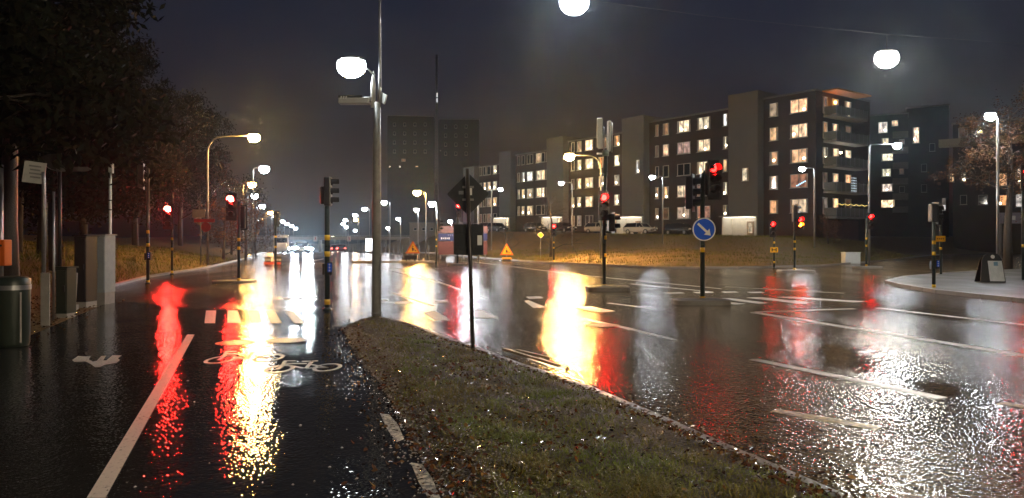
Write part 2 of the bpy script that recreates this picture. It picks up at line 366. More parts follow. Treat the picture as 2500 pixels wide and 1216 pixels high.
pn = np.sin(x*2.3+1.1*np.sin(y*1.9))*np.sin(y*1.7+.7*x)
keep = ins & (d > .05) & (rng.random(n) < np.clip((d-.05)/.45, .2, 1)*np.clip(.75+.5*pn, .12, 1))
x, y = x[keep], y[keep]
stuff(obj('grass', scatter_grass(len(x), x, y, vh(x, y), .012, .05, .0035), M_GRASS), 'short wet brownish green grass on the kerbside verge', 'grass')
def scatter_leaves(n, x, y, z, smin, smax, tilt=.5):
    s = rng.uniform(smin, smax, n); th = rng.uniform(0, 2*PI, n); a = rng.normal(0, tilt, n); b = rng.normal(0, tilt, n)
    shape = np.array([(0,-1), (.55,-.35), (.45,.4), (0,1), (-.45,.4), (-.55,-.35)])
    V = []
    c, sn = np.cos(th), np.sin(th)
    for k, (u, v) in enumerate(shape):
        X = (u*c-v*sn)*s; Yv = (u*sn+v*c)*s
        V.append(np.stack([x+X, y+Yv, z+np.clip(X*a+Yv*b, -.008, .03)+(abs(u)*.25*s)+.003], -1))
    V = np.stack(V, 1).reshape(-1, 3); k = np.arange(n)*6
    Fs = np.concatenate([np.stack([k, k+1, k+2, k+3], -1), np.stack([k, k+3, k+4, k+5], -1)])
    m = bpy.data.meshes.new('leaf_litter'); m.from_pydata(V.tolist(), [], Fs.tolist()); return m
n = 60000
y = 1/rng.uniform(1/15.6, 1/2.6, n); x = rng.uniform(-3.6, 4.0, n)
ins, d = inpoly(VA, x, y); pn = np.sin(x*1.9-y*.8)*np.sin(y*1.3+x)
keep = (ins & (rng.random(n) < np.clip(.2+.35*pn+.75*(d < .32), .05, 1))) | (~ins & (d < .6) & (rng.random(n) < .5*np.exp(-d*6)))
x, y, ins = x[keep], y[keep], ins[keep]
stuff(obj('leaf_litter', scatter_leaves(len(x), x, y, np.where(ins, vh(x, y)+.008, .006), .01, .03, .45), M_LEAF), 'wet brown fallen leaves scattered over the kerbside verge', 'leaves')
# soil strip and litter by the cabinets on the left
n = 9000
x = rng.uniform(-14, -5, n); y = rng.uniform(4, 22, n); d = sdist(x, y)
keep = (d > -.5) & (d < 4) & (rng.random(n) < np.where(d < 0, .12, .8)); x, y = x[keep], y[keep]
stuff(obj('roadside_leaves', scatter_leaves(len(x), x, y, np.maximum(terrain(x, y), .006), .015, .04), M_LEAF), 'dark wet leaves on the soil strip by the roadside cabinets', 'leaves')
# wet grit along the worn left margin of the verge and the gutter
n = 110000
y = 1/rng.uniform(1/15.4, 1/2.6, n); x = rng.uniform(-3.8, 4.2, n); ins, d = inpoly(VA, x, y)
mid = np.interp(y, [-1,15.5], [2.2,-2.9]); lf = x < mid
keep = rng.random(n) < np.where(ins, np.where(lf, .95*np.exp(-d*1.9), .45*np.exp(-d*5)), np.where(lf, .4, .3)*np.exp(-d*9)+.004*(lf & (d < 2.2)))
x, y, ins = x[keep], y[keep], ins[keep]; k = len(x); r = rng.uniform(.004, .012, k); z = np.where(ins, vh(x, y)+.003, .007)
oc = np.array([(1,0,0),(0,1,0),(-1,0,0),(0,-1,0),(0,0,.8),(0,0,-.6)]); a = rng.uniform(0, PI, k); ca, sa = np.cos(a), np.sin(a)
st = rng.uniform(.7, 1.7, k)
V = np.stack([np.stack([x+r*(o[0]*ca*st-o[1]*sa), y+r*(o[0]*sa*st+o[1]*ca), z+r*o[2]], -1) for o in oc], 1).reshape(-1, 3); b0 = np.arange(k)*6
Fs = np.concatenate([np.stack([b0+i, b0+(i+1) % 4, b0+4], -1) for i in range(4)])
me = bpy.data.meshes.new('grit'); me.from_pydata(V.tolist(), [], Fs.tolist())
stuff(obj('grit', me, leafmat('wet_grit', [(.16,.15,.14),(.4,.38,.36),(.26,.23,.2),(.5,.49,.47)], .15, .8)), 'wet pale grit along the worn edge of the verge', 'grit')
# tufts on the two banks
def bank_tufts(name, label, n, xr, yr, cond):
    x = rng.uniform(*xr, n); y = rng.uniform(*yr, n); d = sdist(x, y); k = cond(x, y, d); x, y = x[k], y[k]
    stuff(obj(name, scatter_grass(len(x), x, y, terrain(x, y), .1, .28, .012), M_GRASS), label, 'grass')
bank_tufts('bank_grass', 'rough dead grass on the bank below the parked cars', 60000, (-12, 42), (43, 92), lambda x, y, d: (d > .3) & (d < 38) & (rng.random(x.shape) < .7))
bank_tufts('slope_grass', 'rough dead grass on the slope behind the left signals', 26000, (-32, -12), (24, 62), lambda x, y, d: (d > .3) & (d < 16))

patchy(M_GRASS, (.13,.165,.018), 1.1)
# ------------------------------------------------------------------ painted markings
def mark(name, pts, m=M_PAINT, px=True, z=None):
    z = z or (.009 if name in ('path_line', 'crossing_bar', 'pedestrian_symbol', 'edge_dash') else .004)
    poly = [tuple(G(*p)[:2]) if px else p for p in pts]
    return sheet(name, poly, z, m, road, cuts=False)
def line(name, p, q, w, m=M_PAINT):
    if name == 'lane_line': w *= 1.3
    a, b = G(*p), G(*q); d = (b-a).normalized(); nn = Vector((-d.y, d.x, 0))*w/2
    return sheet(name, [tuple((a+nn)[:2]), tuple((b+nn)[:2]), tuple((b-nn)[:2]), tuple((a-nn)[:2])], .004 if name == 'lane_line' else .009, m, road, cuts=False)
mark('path_line', [(212,1218), (258,1218), (475,818), (457,818)])
mark('path_line', [(100,1430), (160,1430), (258,1218.5), (212,1218.5)])
for pts in ([(503,759),(528,759),(525,790),(499,790)], [(556,759),(580,759),(590,789),(555,789)], [(606,759),(631,759),(640,789),(613,789)], [(647,759),(670,759),(689,790),(662,790)], [(693,759),(717,759),(744,790),(718,790)]):
    mark('crossing_bar', pts)
zx = lambda x, y: (x/2.1114, 640+y/2.1114)
mark('pedestrian_symbol', [zx(*p) for p in ((372,508),(402,487),(440,489),(472,486),(458,504),(478,516),(498,512),(522,487),(548,485),(532,510),(548,510),(580,483),(627,484),(608,499),(618,508),(600,523),(540,533),(516,544),(490,545),(466,528),(440,516),(382,518))])
def ring(cx, cy, rx, ry, w, name):
    n = 26; c = G(cx, cy); far = G(cx, cy-ry); X = rx/F*c.y; Yr = (G(cx, cy-ry).y-G(cx, cy+ry).y)/2
    A = [(c.x+X*math.cos(2*PI*k/n), c.y+Yr*math.sin(2*PI*k/n)) for k in range(n)]
    B = [(c.x+(X-w)*math.cos(2*PI*k/n), c.y+(Yr-w*1.5)*math.sin(2*PI*k/n)) for k in range(n)]
    mb = MB(); mb.add([(x, y, .009) for x, y in A+B], [(k, (k+1) % n, n+(k+1) % n, n+k) for k in range(n)])
    return mb.build(name, M_PAINT, road)
def bikesym(ox, oy):
    bz = lambda x, y: (480+x/6.579+ox, 820+y/6.579+oy)
    for c in ((1330, 540), (2100, 515)):
        p = bz(*c); ring(p[0], p[1], 34, 10, .05, 'cycle_symbol_wheel')
    for a, b in (((1400,412),(1588,408)), ((1425,412),(1370,500)), ((1370,500),(1290,548)), ((1425,450),(1770,455)), ((1430,470),(1720,530)), ((1850,425),(1760,530)), ((1690,420),(1950,412)), ((1760,530),(2110,515)), ((1840,470),(2100,520))):
        line('cycle_symbol_stroke', bz(*a), bz(*b), .05)
bikesym(0, 0); bikesym(-143, -23)
# main road
for a, b, w in (((1425,779),(1545,805),.12), ((1545,805),(1650,831),.05), ((1485,740),(1590,753),.12), ((1540,693),(1740,713),.1), ((1840,878),(2300,973),.13),
                ((1840,763),(2560,878),.16), ((1845,762),(2085,754),.14), ((2140,752),(2560,800),.12), ((955,715),(1060,748),.08), ((1010,668),(1190,730),.06), ((930,655),(1060,690),.06), ((700,650),(790,632),.1),
                ((860,640),(1000,660),.08), ((700,668),(760,655),.1), ((1160,640),(1420,672),.08), ((1420,672),(1760,705),.08), ((1770,700),(2060,716),.08)):
    line('lane_line', a, b, w)
line('lane_line', (1890,1003), (2145,1047), .12, M_PAINTY)
line('lane_line', (2440,985), (2560,1003), .12, M_PAINTY)
for pts in ([(1674,730),(1702,729),(1822,742),(1796,744)], [(1750,728.5),(1782,728),(1877,740),(1852,742)], [(1821,727),(1858,726),(1978,739),(1950,741)], [(1895,725.5),(1930,725),(2115,736),(2085,738.5)]):
    mark('zebra_bar', pts)
for pts in ([(1621,715),(1660,713.5),(1672,716),(1632,717.5)], [(1690,713),(1733,712),(1744,715),(1702,716.5)], [(1760,712.5),(1795,712),(1804,714),(1770,714.8)], [(1823,713),(1858,712.4),(1868,715),(1834,715.6)],
            [(1033,764),(1062,759),(1097,781),(1062,783)], [(1152,758),(1175,757),(1217,776),(1160,777)], [(1284,725),(1318,723.5),(1327,728),(1292,730)], [(960,738),(1000,736),(1012,741),(968,743)], [(1060,735),(1090,734),(1094,738),(1064,739)],
            [(1400,752),(1440,748),(1503,760),(1460,763)], [(1290,733),(1330,750),(1302,752),(1280,735)], [(1285,875),(1318,874),(1385,896),(1365,903)], [(905,733),(940,731),(950,735),(912,737)], [(690,728),(770,725),(776,728),(694,732)]):
    mark('give_way_mark', pts)
for pts in ([(928,1012),(950,1014),(972,1040),(987,1075),(968,1082),(945,1050)], [(1003,1132),(1030,1136),(1055,1170),(1078,1226),(1050,1226),(1022,1180)]):
    mark('edge_dash', pts, M_PAINTW)
for (x, y, r) in ((575, 838, .3), (700, 832, .33), (1470, 795, .33)):
    c = G(x, y); o = MB().prism(circ(r, 28), (0,0,0), (1,0,0), (0,1,0), (0,0,.012)).build('manhole_cover', mat('iron_cover', (.02,.018,.016), .3, var=.5, scale=40, bump=.006, bscale=30)); o.location = (c.x, c.y, -.003)
    MB().tube([(r*.8*math.cos(a), r*.8*math.sin(a), .004) for a in np.linspace(0, 2*PI, 25)], .012, 6, False).build('rim', mat('iron_cover'), o)
    tag(o, {575: 'left of the two round manhole covers on the cycle path', 700: 'right of the two round manhole covers on the cycle path', 1470: 'round manhole cover in the main road lane'}[x], 'manhole cover')

# ------------------------------------------------------------------ street lamps
ORANGE, COOL, WARMW = (1, .5, .12), (.86, .93, 1), (1, .86, .62)
def lamp(px, py, Y, ppx, col, L, label, r=.3, cat='street lamp', group='street lamps', curved=False, pole_r=.06, m=M_STEEL):
    h = at(px, py, Y); bx = (ppx-CX)/F*Y; zb = tz(bx, Y) if sdist([bx], [Y])[0] > 0 else float(dip(Y))
    t = empty('street_lamp', (bx, Y, zb)); tag(t, label, cat, group)
    H = h.z-zb; dx = h.x-bx; sgn = 1 if dx >= 0 else -1
    if abs(dx) < .35: pts = [(0,0,-.05), (0,0,H*.5), (0,0,H+.05)]
    else:
        R = min(1.0, abs(dx)*.7) if curved else .25
        pts = [(0,0,-.05), (0,0,H*.5), (0,0,H-R)] + [(sgn*R*(1-math.cos(a)), 0, H-R+R*math.sin(a)+.06) for a in np.linspace(.3, PI/2, 5)] + [(dx, 0, H+.1)]
    k = len(pts); MB().tube(pts, [pole_r*(1.3-.75*i/(k-1)) for i in range(k)], 8).build('pole', m, t)
    MB().ball((dx,0,H+r*.45), (r*.95, r*.72, r*.3), 16, 6, 0, 1).build('housing', M_STEELD, t)
    MB().ball((dx,0,H), (r*1.1, r*.85, r*.95), 18, 10, -1, .52).build('lens', luminaire('lamp_%s_%g' % (''.join('%02x' % int(c*255) for c in col), L), col, L), t)
    return t
Yh = lambda py, h=8.1: (h-CH)*F/(HY-py)
lamp(620, 335, 47, 507, ORANGE, 2000, 'tall curved lamp with orange light behind the left red signals', .33, curved=True)
lamp(1390, 382, 57, 1467, ORANGE, 4600, 'orange lamp on curved post behind the antenna mast', .34, curved=True)
lamp(1018, 470, 90, 1040, ORANGE, 1800, 'orange lamp left of the diamond sign back', .4)
ordw = 'first second third fourth fifth sixth seventh eighth ninth tenth'.split()
for i, (x, y, c, L) in enumerate(((645,412,COOL,110), (615,450,ORANGE,300), (622,478,COOL,120), (640,503,COOL,130), (660,519,ORANGE,200), (673,528,COOL,130), (690,540,COOL,130), (701,546,COOL,120), (712,551,COOL,120), (722,557,COOL,100))):
    Y = min(Yh(y), 330); lamp(x, y, Y, x-1.0*F/Y, c, L, '%s %s lamp along the left of the road, counted outward from the tall curved one' % (ordw[i], 'orange' if c is ORANGE else 'white'), .34+.0012*Y)
for i, (x, y, c, L) in enumerate(((938,494,COOL,150), (890,510,COOL,140), (867,525,COOL,130), (868,536,ORANGE,260), (843,537,COOL,130), (838,546,COOL,130), (845,554,COOL,120), (867,562,COOL,100), (812,579,WARMW,110), (824,582,WARMW,110))):
    Y = min(Yh(y), 330); lamp(x, y, Y, x+1.0*F/Y, c, L, '%s %s lamp right of the far road, counted away from the big pole' % (ordw[i], 'orange' if c is ORANGE else 'white'), .3+.0012*Y)
for x, y, Y, pp, lab, L in ((1055,497,56,1066,'small white path lamp on a thin post beside the works fence',120), (1017,512,82,1021,'white lamp below the orange lamp near the works fence',120), (972,534,100,978,'white lamp on a thin post behind the works fence',120),
        (947,556,120,950,'lowest small white lamp right of the big pole',90), (1099,540,92,1102,'white lamp just above the red and blue hoarding',110),
        (1222,462,96,1200,'white lamp in front of the far end of the apartment block',200), (1370,447,86,1397,'white lamp left of the antenna mast in front of the block',220), (1592,432,77,1618,'white lamp on post by the middle entrance tower',260),
        (1958,412,68,1988,'white lamp on post below the corner balconies',300), (2190,355,52,2122,'white lamp on post right of the corner balconies',380), (2418,283,40,2436,'white lamp with tree twigs around it at far right',420), (1150,478,58,1168,'white lamp hidden behind the diamond sign back',600)):
    lamp(x, y, Y, pp, COOL if x not in (1958,) else (.8,.92,1), L, lab, .26)
# two more lamps of the same rows stand behind the camera
for (bx, by, L, lab) in ((13, -9, 4600, 'white street lamp on the main road behind the viewer'), (-9, -16, 200, 'white street lamp by the cycle path behind the viewer')):
    t = empty('street_lamp', (bx, by, 0)); tag(t, lab, 'street lamp', 'street lamps')
    MB().tube([(0,0,-.05), (0,0,4), (0,0,8.1)], [.08,.07,.05], 8).build('pole', M_STEEL, t)
    MB().ball((0,.3,8.15), (.3,.5,.16), 16, 6, 0, 1).build('housing', M_STEELD, t)
    MB().ball((0,.3,8.13), (.25,.42,.3), 16, 8, -1, -.02).build('lens', luminaire('rear_%d' % bx, (1,.82,.56), L), t)
# lamps hung on span wires over the junction
def hung(px, py, Y, L, label, r):
    h = at(px, py, Y); t = empty('hanging_lamp', h); tag(t, label, 'street lamp', 'lamps hung over the junction')
    MB().ball((0,0,r*.5), (r*.83, r*.7, r*.3), 18, 6, 0, 1).build('housing', M_STEELD, t)
    MB().ball((0,0,0), (r, r*.85, r*.85), 22, 12, -1, .6).build('lens', luminaire('hung_%d' % px, (1,.93,.8) if px > 2000 else (.95,.96,1), L), t)
    MB().tube([(0,0,r*.5), (0,0,1.1)], .012, 6).build('hanger', M_STEELD, t)
    MB().tube([(-30,-8,2.6)] + [(s*30, s*8, 1.1+1.5*s*s) for s in (-.6,-.3,0,.3,.6)] + [(30,8,2.6)], .006, 5).build('span_wire', M_STEELD, t)
hung(1402, 6, 26, 330, 'big white lamp hanging at the very top of the picture', .5)
hung(2165, 142, 34.5, 520, 'big white lamp hanging in the upper right', .52)

# ------------------------------------------------------------------ big lamp pole on the verge tip
b = G(919, 774); t = empty('lamp_pole', (b.x, b.y, 0)); tag(t, 'thick grey steel pole with white lamp and box at the tip of the verge', 'lamp pole')
px1 = lambda x, y: at(x, y, b.y)-Vector((b.x, b.y, 0))
MB().tube([(0,0,-.05), (0,0,.25), px1(920,400), px1(921,250)], [.105,.1,.088,.075], 20).build('pole', mat('pole_grey', (.2,.2,.185), .4, var=.3, scale=10, bump=.0015), t)
MB().tube([(0,0,.08), (0,0,.1)], .112, 20).build('base_band', M_STEEL, t)
MB().tube([px1(925,262), px1(927,215), px1(928,150), px1(927,60), px1(927,-90)], [.05,.042,.03,.026,.02], 10).build('antenna_mast', M_STEEL, t)
MB().tube([px1(911,262), px1(911,205), px1(912,172)], [.05,.05,.004], 10).build('pointed_cap', M_WHITE, t)  # tip coloured white for the glare of the lamp beside it
arm = MB().box(px1(866,247), (.64,.22,.13)).build('box_housing', mat('pale_metal', (.5,.52,.5), .4, metal=.3, var=.15), t, .015)
MB().box(px1(858,238)+Vector((0,-.115,0)), (.5,.012,.05)).build('slot', M_BLACK, arm)
for k in range(3): MB().box(px1(836+k*6,241)+Vector((0,-.123,0)), (.025,.01,.06), M=Matrix.Rotation(.3,3,'Y')).build('fin', M_WHITE, arm)
MB().box(px1(900,243), (.16,.1,.1)).build('bracket', M_STEEL, t, .01)
MB().box(px1(935,240)+Vector((0,-.02,0)), (.22,.03,.2), M=Matrix.Rotation(-.7,3,'Z') @ Matrix.Rotation(.45,3,'Y')).build('side_plate', M_WHITE, t, .006)
MB().tube([px1(915,185), px1(895,166), px1(872,158)], .022, 8).build('lamp_arm', M_STEEL, t)
lc = px1(858,160)
MB().ball(lc+Vector((0,0,.1)), (.29,.18,.1), 18, 6, 0, 1).build('lamp_housing', M_STEELD, t)
MB().ball(lc, (.31,.2,.26), 22, 12, -1, .5).build('lamp_lens', luminaire('polelamp', (.9,.97,.96), 60), t)

# ------------------------------------------------------------------ traffic signals
COLS = {'red': (1,.002,.0015), 'amber': (1,.12,.004)}
def head(parent, c, yaw, lit=None, L=400, n=3, s=1.0, dz=0):
    """signal head centred at c, lenses facing local -y turned by yaw"""
    R = Matrix.Rotation(yaw, 3, 'Z'); c = Vector(c); hh = .27*n*s
    p = lambda v: c+R @ Vector(v)
    hb = MB().box(c, (.27*s,.2*s,hh+.04), yaw).build('signal_head', M_BLACK, parent, .03)
    if s >= 1: MB().box(p((0,-.09*s,0)), (.36*s,.012,hh+.16), yaw).build('back_board', M_BLACK, hb)
    for k in range(n):
        z = hh/2-.135*s-k*.27*s
        on = lit and k in lit
        mb = MB(); mb.prism(circ(.095*s, 18), p((0,-.102*s,z)), R @ Vector((1,0,0)), (0,0,1), R @ Vector((0,-.012,0)))
        mb.build('lens', emit('sig_%s_%g' % (lit[k], L), COLS[lit[k]] if L < 1000 else (1,.02,.014), L) if on else mat('dark_lens', (.02,.02,.022), .12), hb)
        vs = MB(); A = []; B = []
        for q in range(13):
            th = -.35+(PI+.7)*q/12
            A.append(p((.115*s*math.cos(th), -.1*s, z+.115*s*math.sin(th)))); B.append(p((.112*s*math.cos(th), (-.1-.2)*s, z+.112*s*math.sin(th))))
        vs.add(A+B, [(i, i+1, 14+i, 13+i) for i in range(12)], True)
        vs.build('visor', M_BLACK, hb)
    return hb
def signal(px, py, label, bands, heads, top=None, button=None, r=.055, lean=0):
    b = G(px, py); Y = b.y; t = empty('traffic_signal', (b.x, b.y, 0)); tag(t, label, 'traffic light', 'traffic signals of the junction')
    Z = lambda y: CH-(y-HY)/F*Y
    H = top if top else max([h[1] for h in heads]+[2.6])+.1
    MB().tube([(0,0,-.05), (0,0,H*.5), (lean,0,H)], r, 14).build('pole', M_POLE, t)
    MB().tube([(0,0,0), (0,0,.03), (0,0,.06)], [r*1.9, r*1.8, r*1.1], 14).build('base', M_POLE, t)
    for y in bands:
        z = Z(y); MB().tube([(lean*z/H,0,z-.06), (lean*z/H,0,z+.06)], r*1.06, 14).build('yellow_band', M_YEL, t)
    for (dx, z, yaw, lit, L, n, dy, *sc) in heads:
        hb = head(t, (dx,dy,z), yaw, lit, L, n, *sc)
        for zz in (z-.3, z+.3):
            MB().tube([(0,0,min(zz,H)), (dx*.6,dy*.6,zz)], .018, 6).build('bracket', M_POLE, t)
    if button is not None:
        z = Z(button); bo = MB().box((.07,-.02,z), (.13,.16,.3)).build('push_button_box', M_BLACK, t, .015)
        MB().box((.08,-.104,z+.02), (.09,.008,.2)).build('button_panel', M_BLUE, bo)
        for k in range(3): MB().prism(circ(.017,12), (.08,-.109,z+.09-k*.07), (1,0,0), (0,0,1), (0,-.004,0)).build('indicator', M_WHITE, bo)
        MB().box((-.075,0,z-.02), (.06,.12,.26)).build('speaker_box', M_BLACK, t, .01)
    return t
R1 = {0: 'red'}
signal(799, 757, 'nearest signal pole with two yellow bands and blue push button beside the big pole', (580,620,737), [(.02,2.74,PI*.5,None,1,3,0,.78), (-.1,2.66,PI*1.1,None,1,2,.12,.7)], 2.95, 655, r=.062)
signal(583, 690, 'signal showing red left of the bright lamp reflection', (585,606,683), [(-.26,2.9,.1,R1,1001,3,0,1.1), (.05,2.5,PI,None,1,3,.2)], 3.1)
signal(420, 670, 'left signal with the brightest red light, at the foot of the slope', (583,608,664), [(-.1,2.75,.25,R1,1700,3,-.12,1.3)], 3.9)
signal(361, 693, 'leftmost signal pole, unlit head seen edge on', (566,598,688), [(-.3,4.0,PI*.6,None,1,3,.1)], 4.3, 625)
signal(673, 652, 'dark signal pole between two works lanterns on the left', (578,603), [(0,2.95,PI*.9,None,1,3,.1)], 3.2, r=.07)
t6 = signal(1475, 706, 'signal with red light on the pole carrying two white antenna panels', (580,623,699), [(-.05,2.75,.1,R1,260,3,-.15), (.22,2.2,PI*.55,None,1,2,0)], 4.6, lean=.06, r=.06)
signal(1715, 738, 'signal with two red heads above the round blue arrow sign', (610,729), [(-.33,2.85,1.15,None,1,3,0), (.2,3.2,.35,R1,110,3,-.1), (.36,3.15,-.3,None,1,3,.12)], 3.35, r=.062)
signal(1352, 641, 'small red signal by the yellow diamond sign at the bank', (592,605,637), [(0,2.4,0,R1,300,3,-.12)], 2.6)
signal(1890, 655, 'red signal with a yellow plate below, left of the amber one', (592,640), [(-.15,2.3,0,R1,150,3,-.1)], 2.5)
signal(1940, 665, 'signal glowing amber and red on its own small island', (590,608,657), [(.2,2.55,.1,{0:'red',1:'amber'},150,2,-.1), (0,3.0,PI*.5,None,1,3,0)], 3.2)
signal(2115, 655, 'red signal right of the white box beside the block', (583,600,648), [(.15,2.75,0,R1,180,3,-.1)], 3.0)
signal(2280, 709, 'dark banded signal pole on the right pavement corner', (592,619,699), [(0,2.5,PI*.5,None,1,2,.05)], 2.75, 645)
tp = signal(2297, 675, 'signal pole behind with orange plate, seen edge on', (607,), [(-.15,2.75,PI*.62,R1,120,3,.05)], 3.0)
signal(1065, 641, 'banded signal pole at the end of the works fence', (585,601), [(.2,2.75,PI*.5,None,1,3,0)], 3.1)
signal(1117, 648, 'signal standing behind the diamond sign back on a small island', (600,), [(.06,3.6,.1,R1,600,3,-.12)], 3.9)
signal(2498, 690, 'red signal cut by the right picture edge', (600,), [(0,4.0,-.2,R1,300,3,-.1)], 4.2)
# antenna panels on the mast
Yt = G(1475,706).y; bt = G(1475,706)
ant = empty('antenna', at(1478, 375, Yt)); tag(ant, 'pair of white panel antennas on top of the signal mast', 'antenna')
q = lambda x, y: at(x, y, Yt)-ant.location
MB().tube([(-.04,0,-.65), (0,0,0), (.03,0,.12)], .05, 10).build('mast', M_POLE, ant)
MB().tube([(0,0,-.08), (0,0,.1)], .11, 12).build('collar', mat('collar_green', (.12,.17,.15), .4), ant)
MB().box(q(1464,325), (.19,.11,1.0)).build('panel', M_WHITE, ant, .04)
MB().box(q(1487,332)+Vector((0,.05,0)), (.08,.16,1.02), .5).build('panel', M_WHITE, ant, .03)
MB().tube([q(1474,368), q(1475,310)], .02, 8).build('mounting_tube', M_STEEL, ant)
MB().tube([q(1494,372), q(1495,300)], .02, 8).build('mounting_tube', M_STEEL, ant)
MB().box(q(1468,375), (.3,.05,.05)).build('bracket', M_STEEL, ant)
# round blue arrow sign
b = G(1715,738); c = at(1719,560,b.y-.12); s = empty('arrow_sign', c); tag(s, 'round blue sign with white arrow pointing down right', 'sign')
MB().prism(circ(.3,40), (0,0,0), (1,0,0), (0,0,1), (0,.02,0)).build('disc', M_BLUE, s)
mb = MB(); A = [(x,-.003,z) for x, z in circ(.3,40)]; B = [(x,-.003,z) for x, z in circ(.272,40)]
mb.add(A+B, [(k,(k+1) % 40,40+(k+1) % 40,40+k) for k in range(40)]).build('rim', M_WHITE, s)
ca = math.cos(-PI/4.2); sa = math.sin(-PI/4.2)
ar = [(-.24,-.028),(.08,-.028),(.04,-.1),(.1,-.1),(.235,0),(.1,.1),(.04,.1),(.08,.028),(-.24,.028)]
ar = [(-.22,-.03),(.09,-.03),(.09,-.105),(.235,0),(.09,.105),(.09,.03),(-.22,.03)]
MB().prism([(x*ca-z*sa, x*sa+z*ca) for x, z in ar], (0,-.003,0), (1,0,0), (0,0,1), (0,-.002,0)).build('arrow', M_WHITE, s)
MB().tube([(-.02,.02,-.1), (-.02,.1,-.1)], .03, 8).build('clamp', M_STEEL, s)
# islands
def island(px0, px1, py, label, h=.13, d=1.0):
    a, b = G(px0, py), G(px1, py); c = (a+b)/2; L = (b-a).length
    o = empty('traffic_island', (c.x, c.y+.0, 0)); struct(o)
    ptsr = [(L/2*math.copysign(abs(math.cos(t))**.5, math.cos(t)), d/2*math.copysign(abs(math.sin(t))**.6, math.sin(t))) for t in np.linspace(0, 2*PI, 33)[:-1]]
    MB().prism(ptsr, (0,0,-.02), (1,0,0), (0,1,0), (0,0,h+.02)).build('kerb_edge', M_KERB, o, .02)
    MB().prism([(x*.86, y*.8) for x, y in ptsr], (0,0,h), (1,0,0), (0,1,0), (0,0,.006)).build('top', M_PAVE, o)
island(1642, 1780, 742, '', .12, .9); island(1430, 1536, 709, '', .14, 1.2); island(1900, 1985, 665, '', .12, 1.2); island(2085, 2150, 655, '', .12, 1.2)
island(1092, 1140, 648.5, '', .12, .8); island(525, 620, 689, '', .07, 1.4); island(860, 1062, 641, '', .12, 1.6)
# small plates on signals
o = MB().box(at(1890,610,G(1890,655).y-.1), (.45,.02,.3)).build('yellow_plate', M_SYEL); tag(o, 'small yellow plate on the red signal pole at right', 'sign')
for dx in (-.12, .12): MB().box(at(1890,610,G(1890,655).y-.115)+Vector((dx,0,0)), (.06,.008,.2)).build('mark', M_BLACK, o)
MB().box(at(1890,610,G(1890,655).y-.115), (.2,.008,.05)).build('mark', M_BLACK, o)
Yq = G(2297,675).y-.1
o = MB().box(at(2296,583,Yq), (.44,.02,.26)).build('orange_plate', M_SYEL); tag(o, 'orange plate with dark symbols on the pole behind the right corner', 'sign')
for k in range(4): MB().box(at(2296,583,Yq-.014)+Vector((-.135+k*.09,0,0)), (.05,.006,.05), M=Matrix.Rotation(.78 if k % 2 else 0,3,'Y')).build('mark', M_BLACK, o)

# ------------------------------------------------------------------ sign backs on the leaning post
b = G(1155, 862); Y = b.y; t = empty('sign_post', (b.x, b.y, .05)); tag(t, 'dark leaning post with the backs of a diamond and a square sign', 'sign post')
q = lambda x, y, d=0: at(x, y, Y-d)-Vector((b.x, b.y, .05))
MB().tube([(0,0,-.15), q(1148,640), q(1140,412)], .031, 12).build('post', mat('dark_post', (.03,.025,.022), .4, var=.4), t)
c = q(1143,474,-.05)
rd = .27; n = 6; dia = []
for k in range(4):
    a0 = PI/2*k
    for j in range(5):
        th = a0-PI/4+PI/2*j/4; dia.append((rd*math.cos(a0)+.02*math.cos(th)*1.3, rd*math.sin(a0)+.02*math.sin(th)*1.3))
pl = MB().prism(dia, c, (1,0,0), (0,0,1), (0,.018,0)).build('diamond_plate', M_RUST, t)
MB().box(c+Vector((.03,-.012,.04)), (.05,.004,.11)).build('sticker', M_WHITE, pl)
MB().box(c+Vector((-.1,-.012,.02)), (.07,.004,.05)).build('sticker', mat('faded_sticker', (.12,.13,.14), .5), pl)
for z in (-.08, .1): MB().box(c+Vector((0,-.02,z)), (.16,.03,.03)).build('clamp', M_STEELD, pl)
c = q(1144,585,-.05)
pl = MB().box(c, (.43,.018,.44)).build('square_plate', M_RUST, t, .008)
MB().box(c+Vector((.16,-.014,-.01)), (.065,.004,.14)).build('sticker', M_WHITE, pl)
for z in (-.12, .12): MB().box(c+Vector((0,-.024,z)), (.36,.03,.03)).build('clamp', M_RUST, pl)

# ------------------------------------------------------------------ left roadside furniture
def put(px, py): g = G(px, py); return g
g = put(32, 845); t = empty('litter_bin', (g.x, g.y, .0)); tag(t, 'dark round litter bin cut by the left edge', 'bin')
MB().tube([(0,0,-.02), (0,0,.06), (0,0,.9), (0,0,1.02), (0,0,1.06)], [.2,.22,.23,.23,.17], 24).build('drum', M_GREENCAB, t)
MB().tube([(0,0,.86), (0,0,.93)], .236, 24, False).build('band', M_STEEL, t)
MB().box((.2,-.13,.45), (.06,.02,.75), -.9).build('pale_strip', M_CONC, t)
MB().tube([(0,0,1.03), (0,0,1.05)], .19, 24).build('lid_rim', M_STEELD, t)
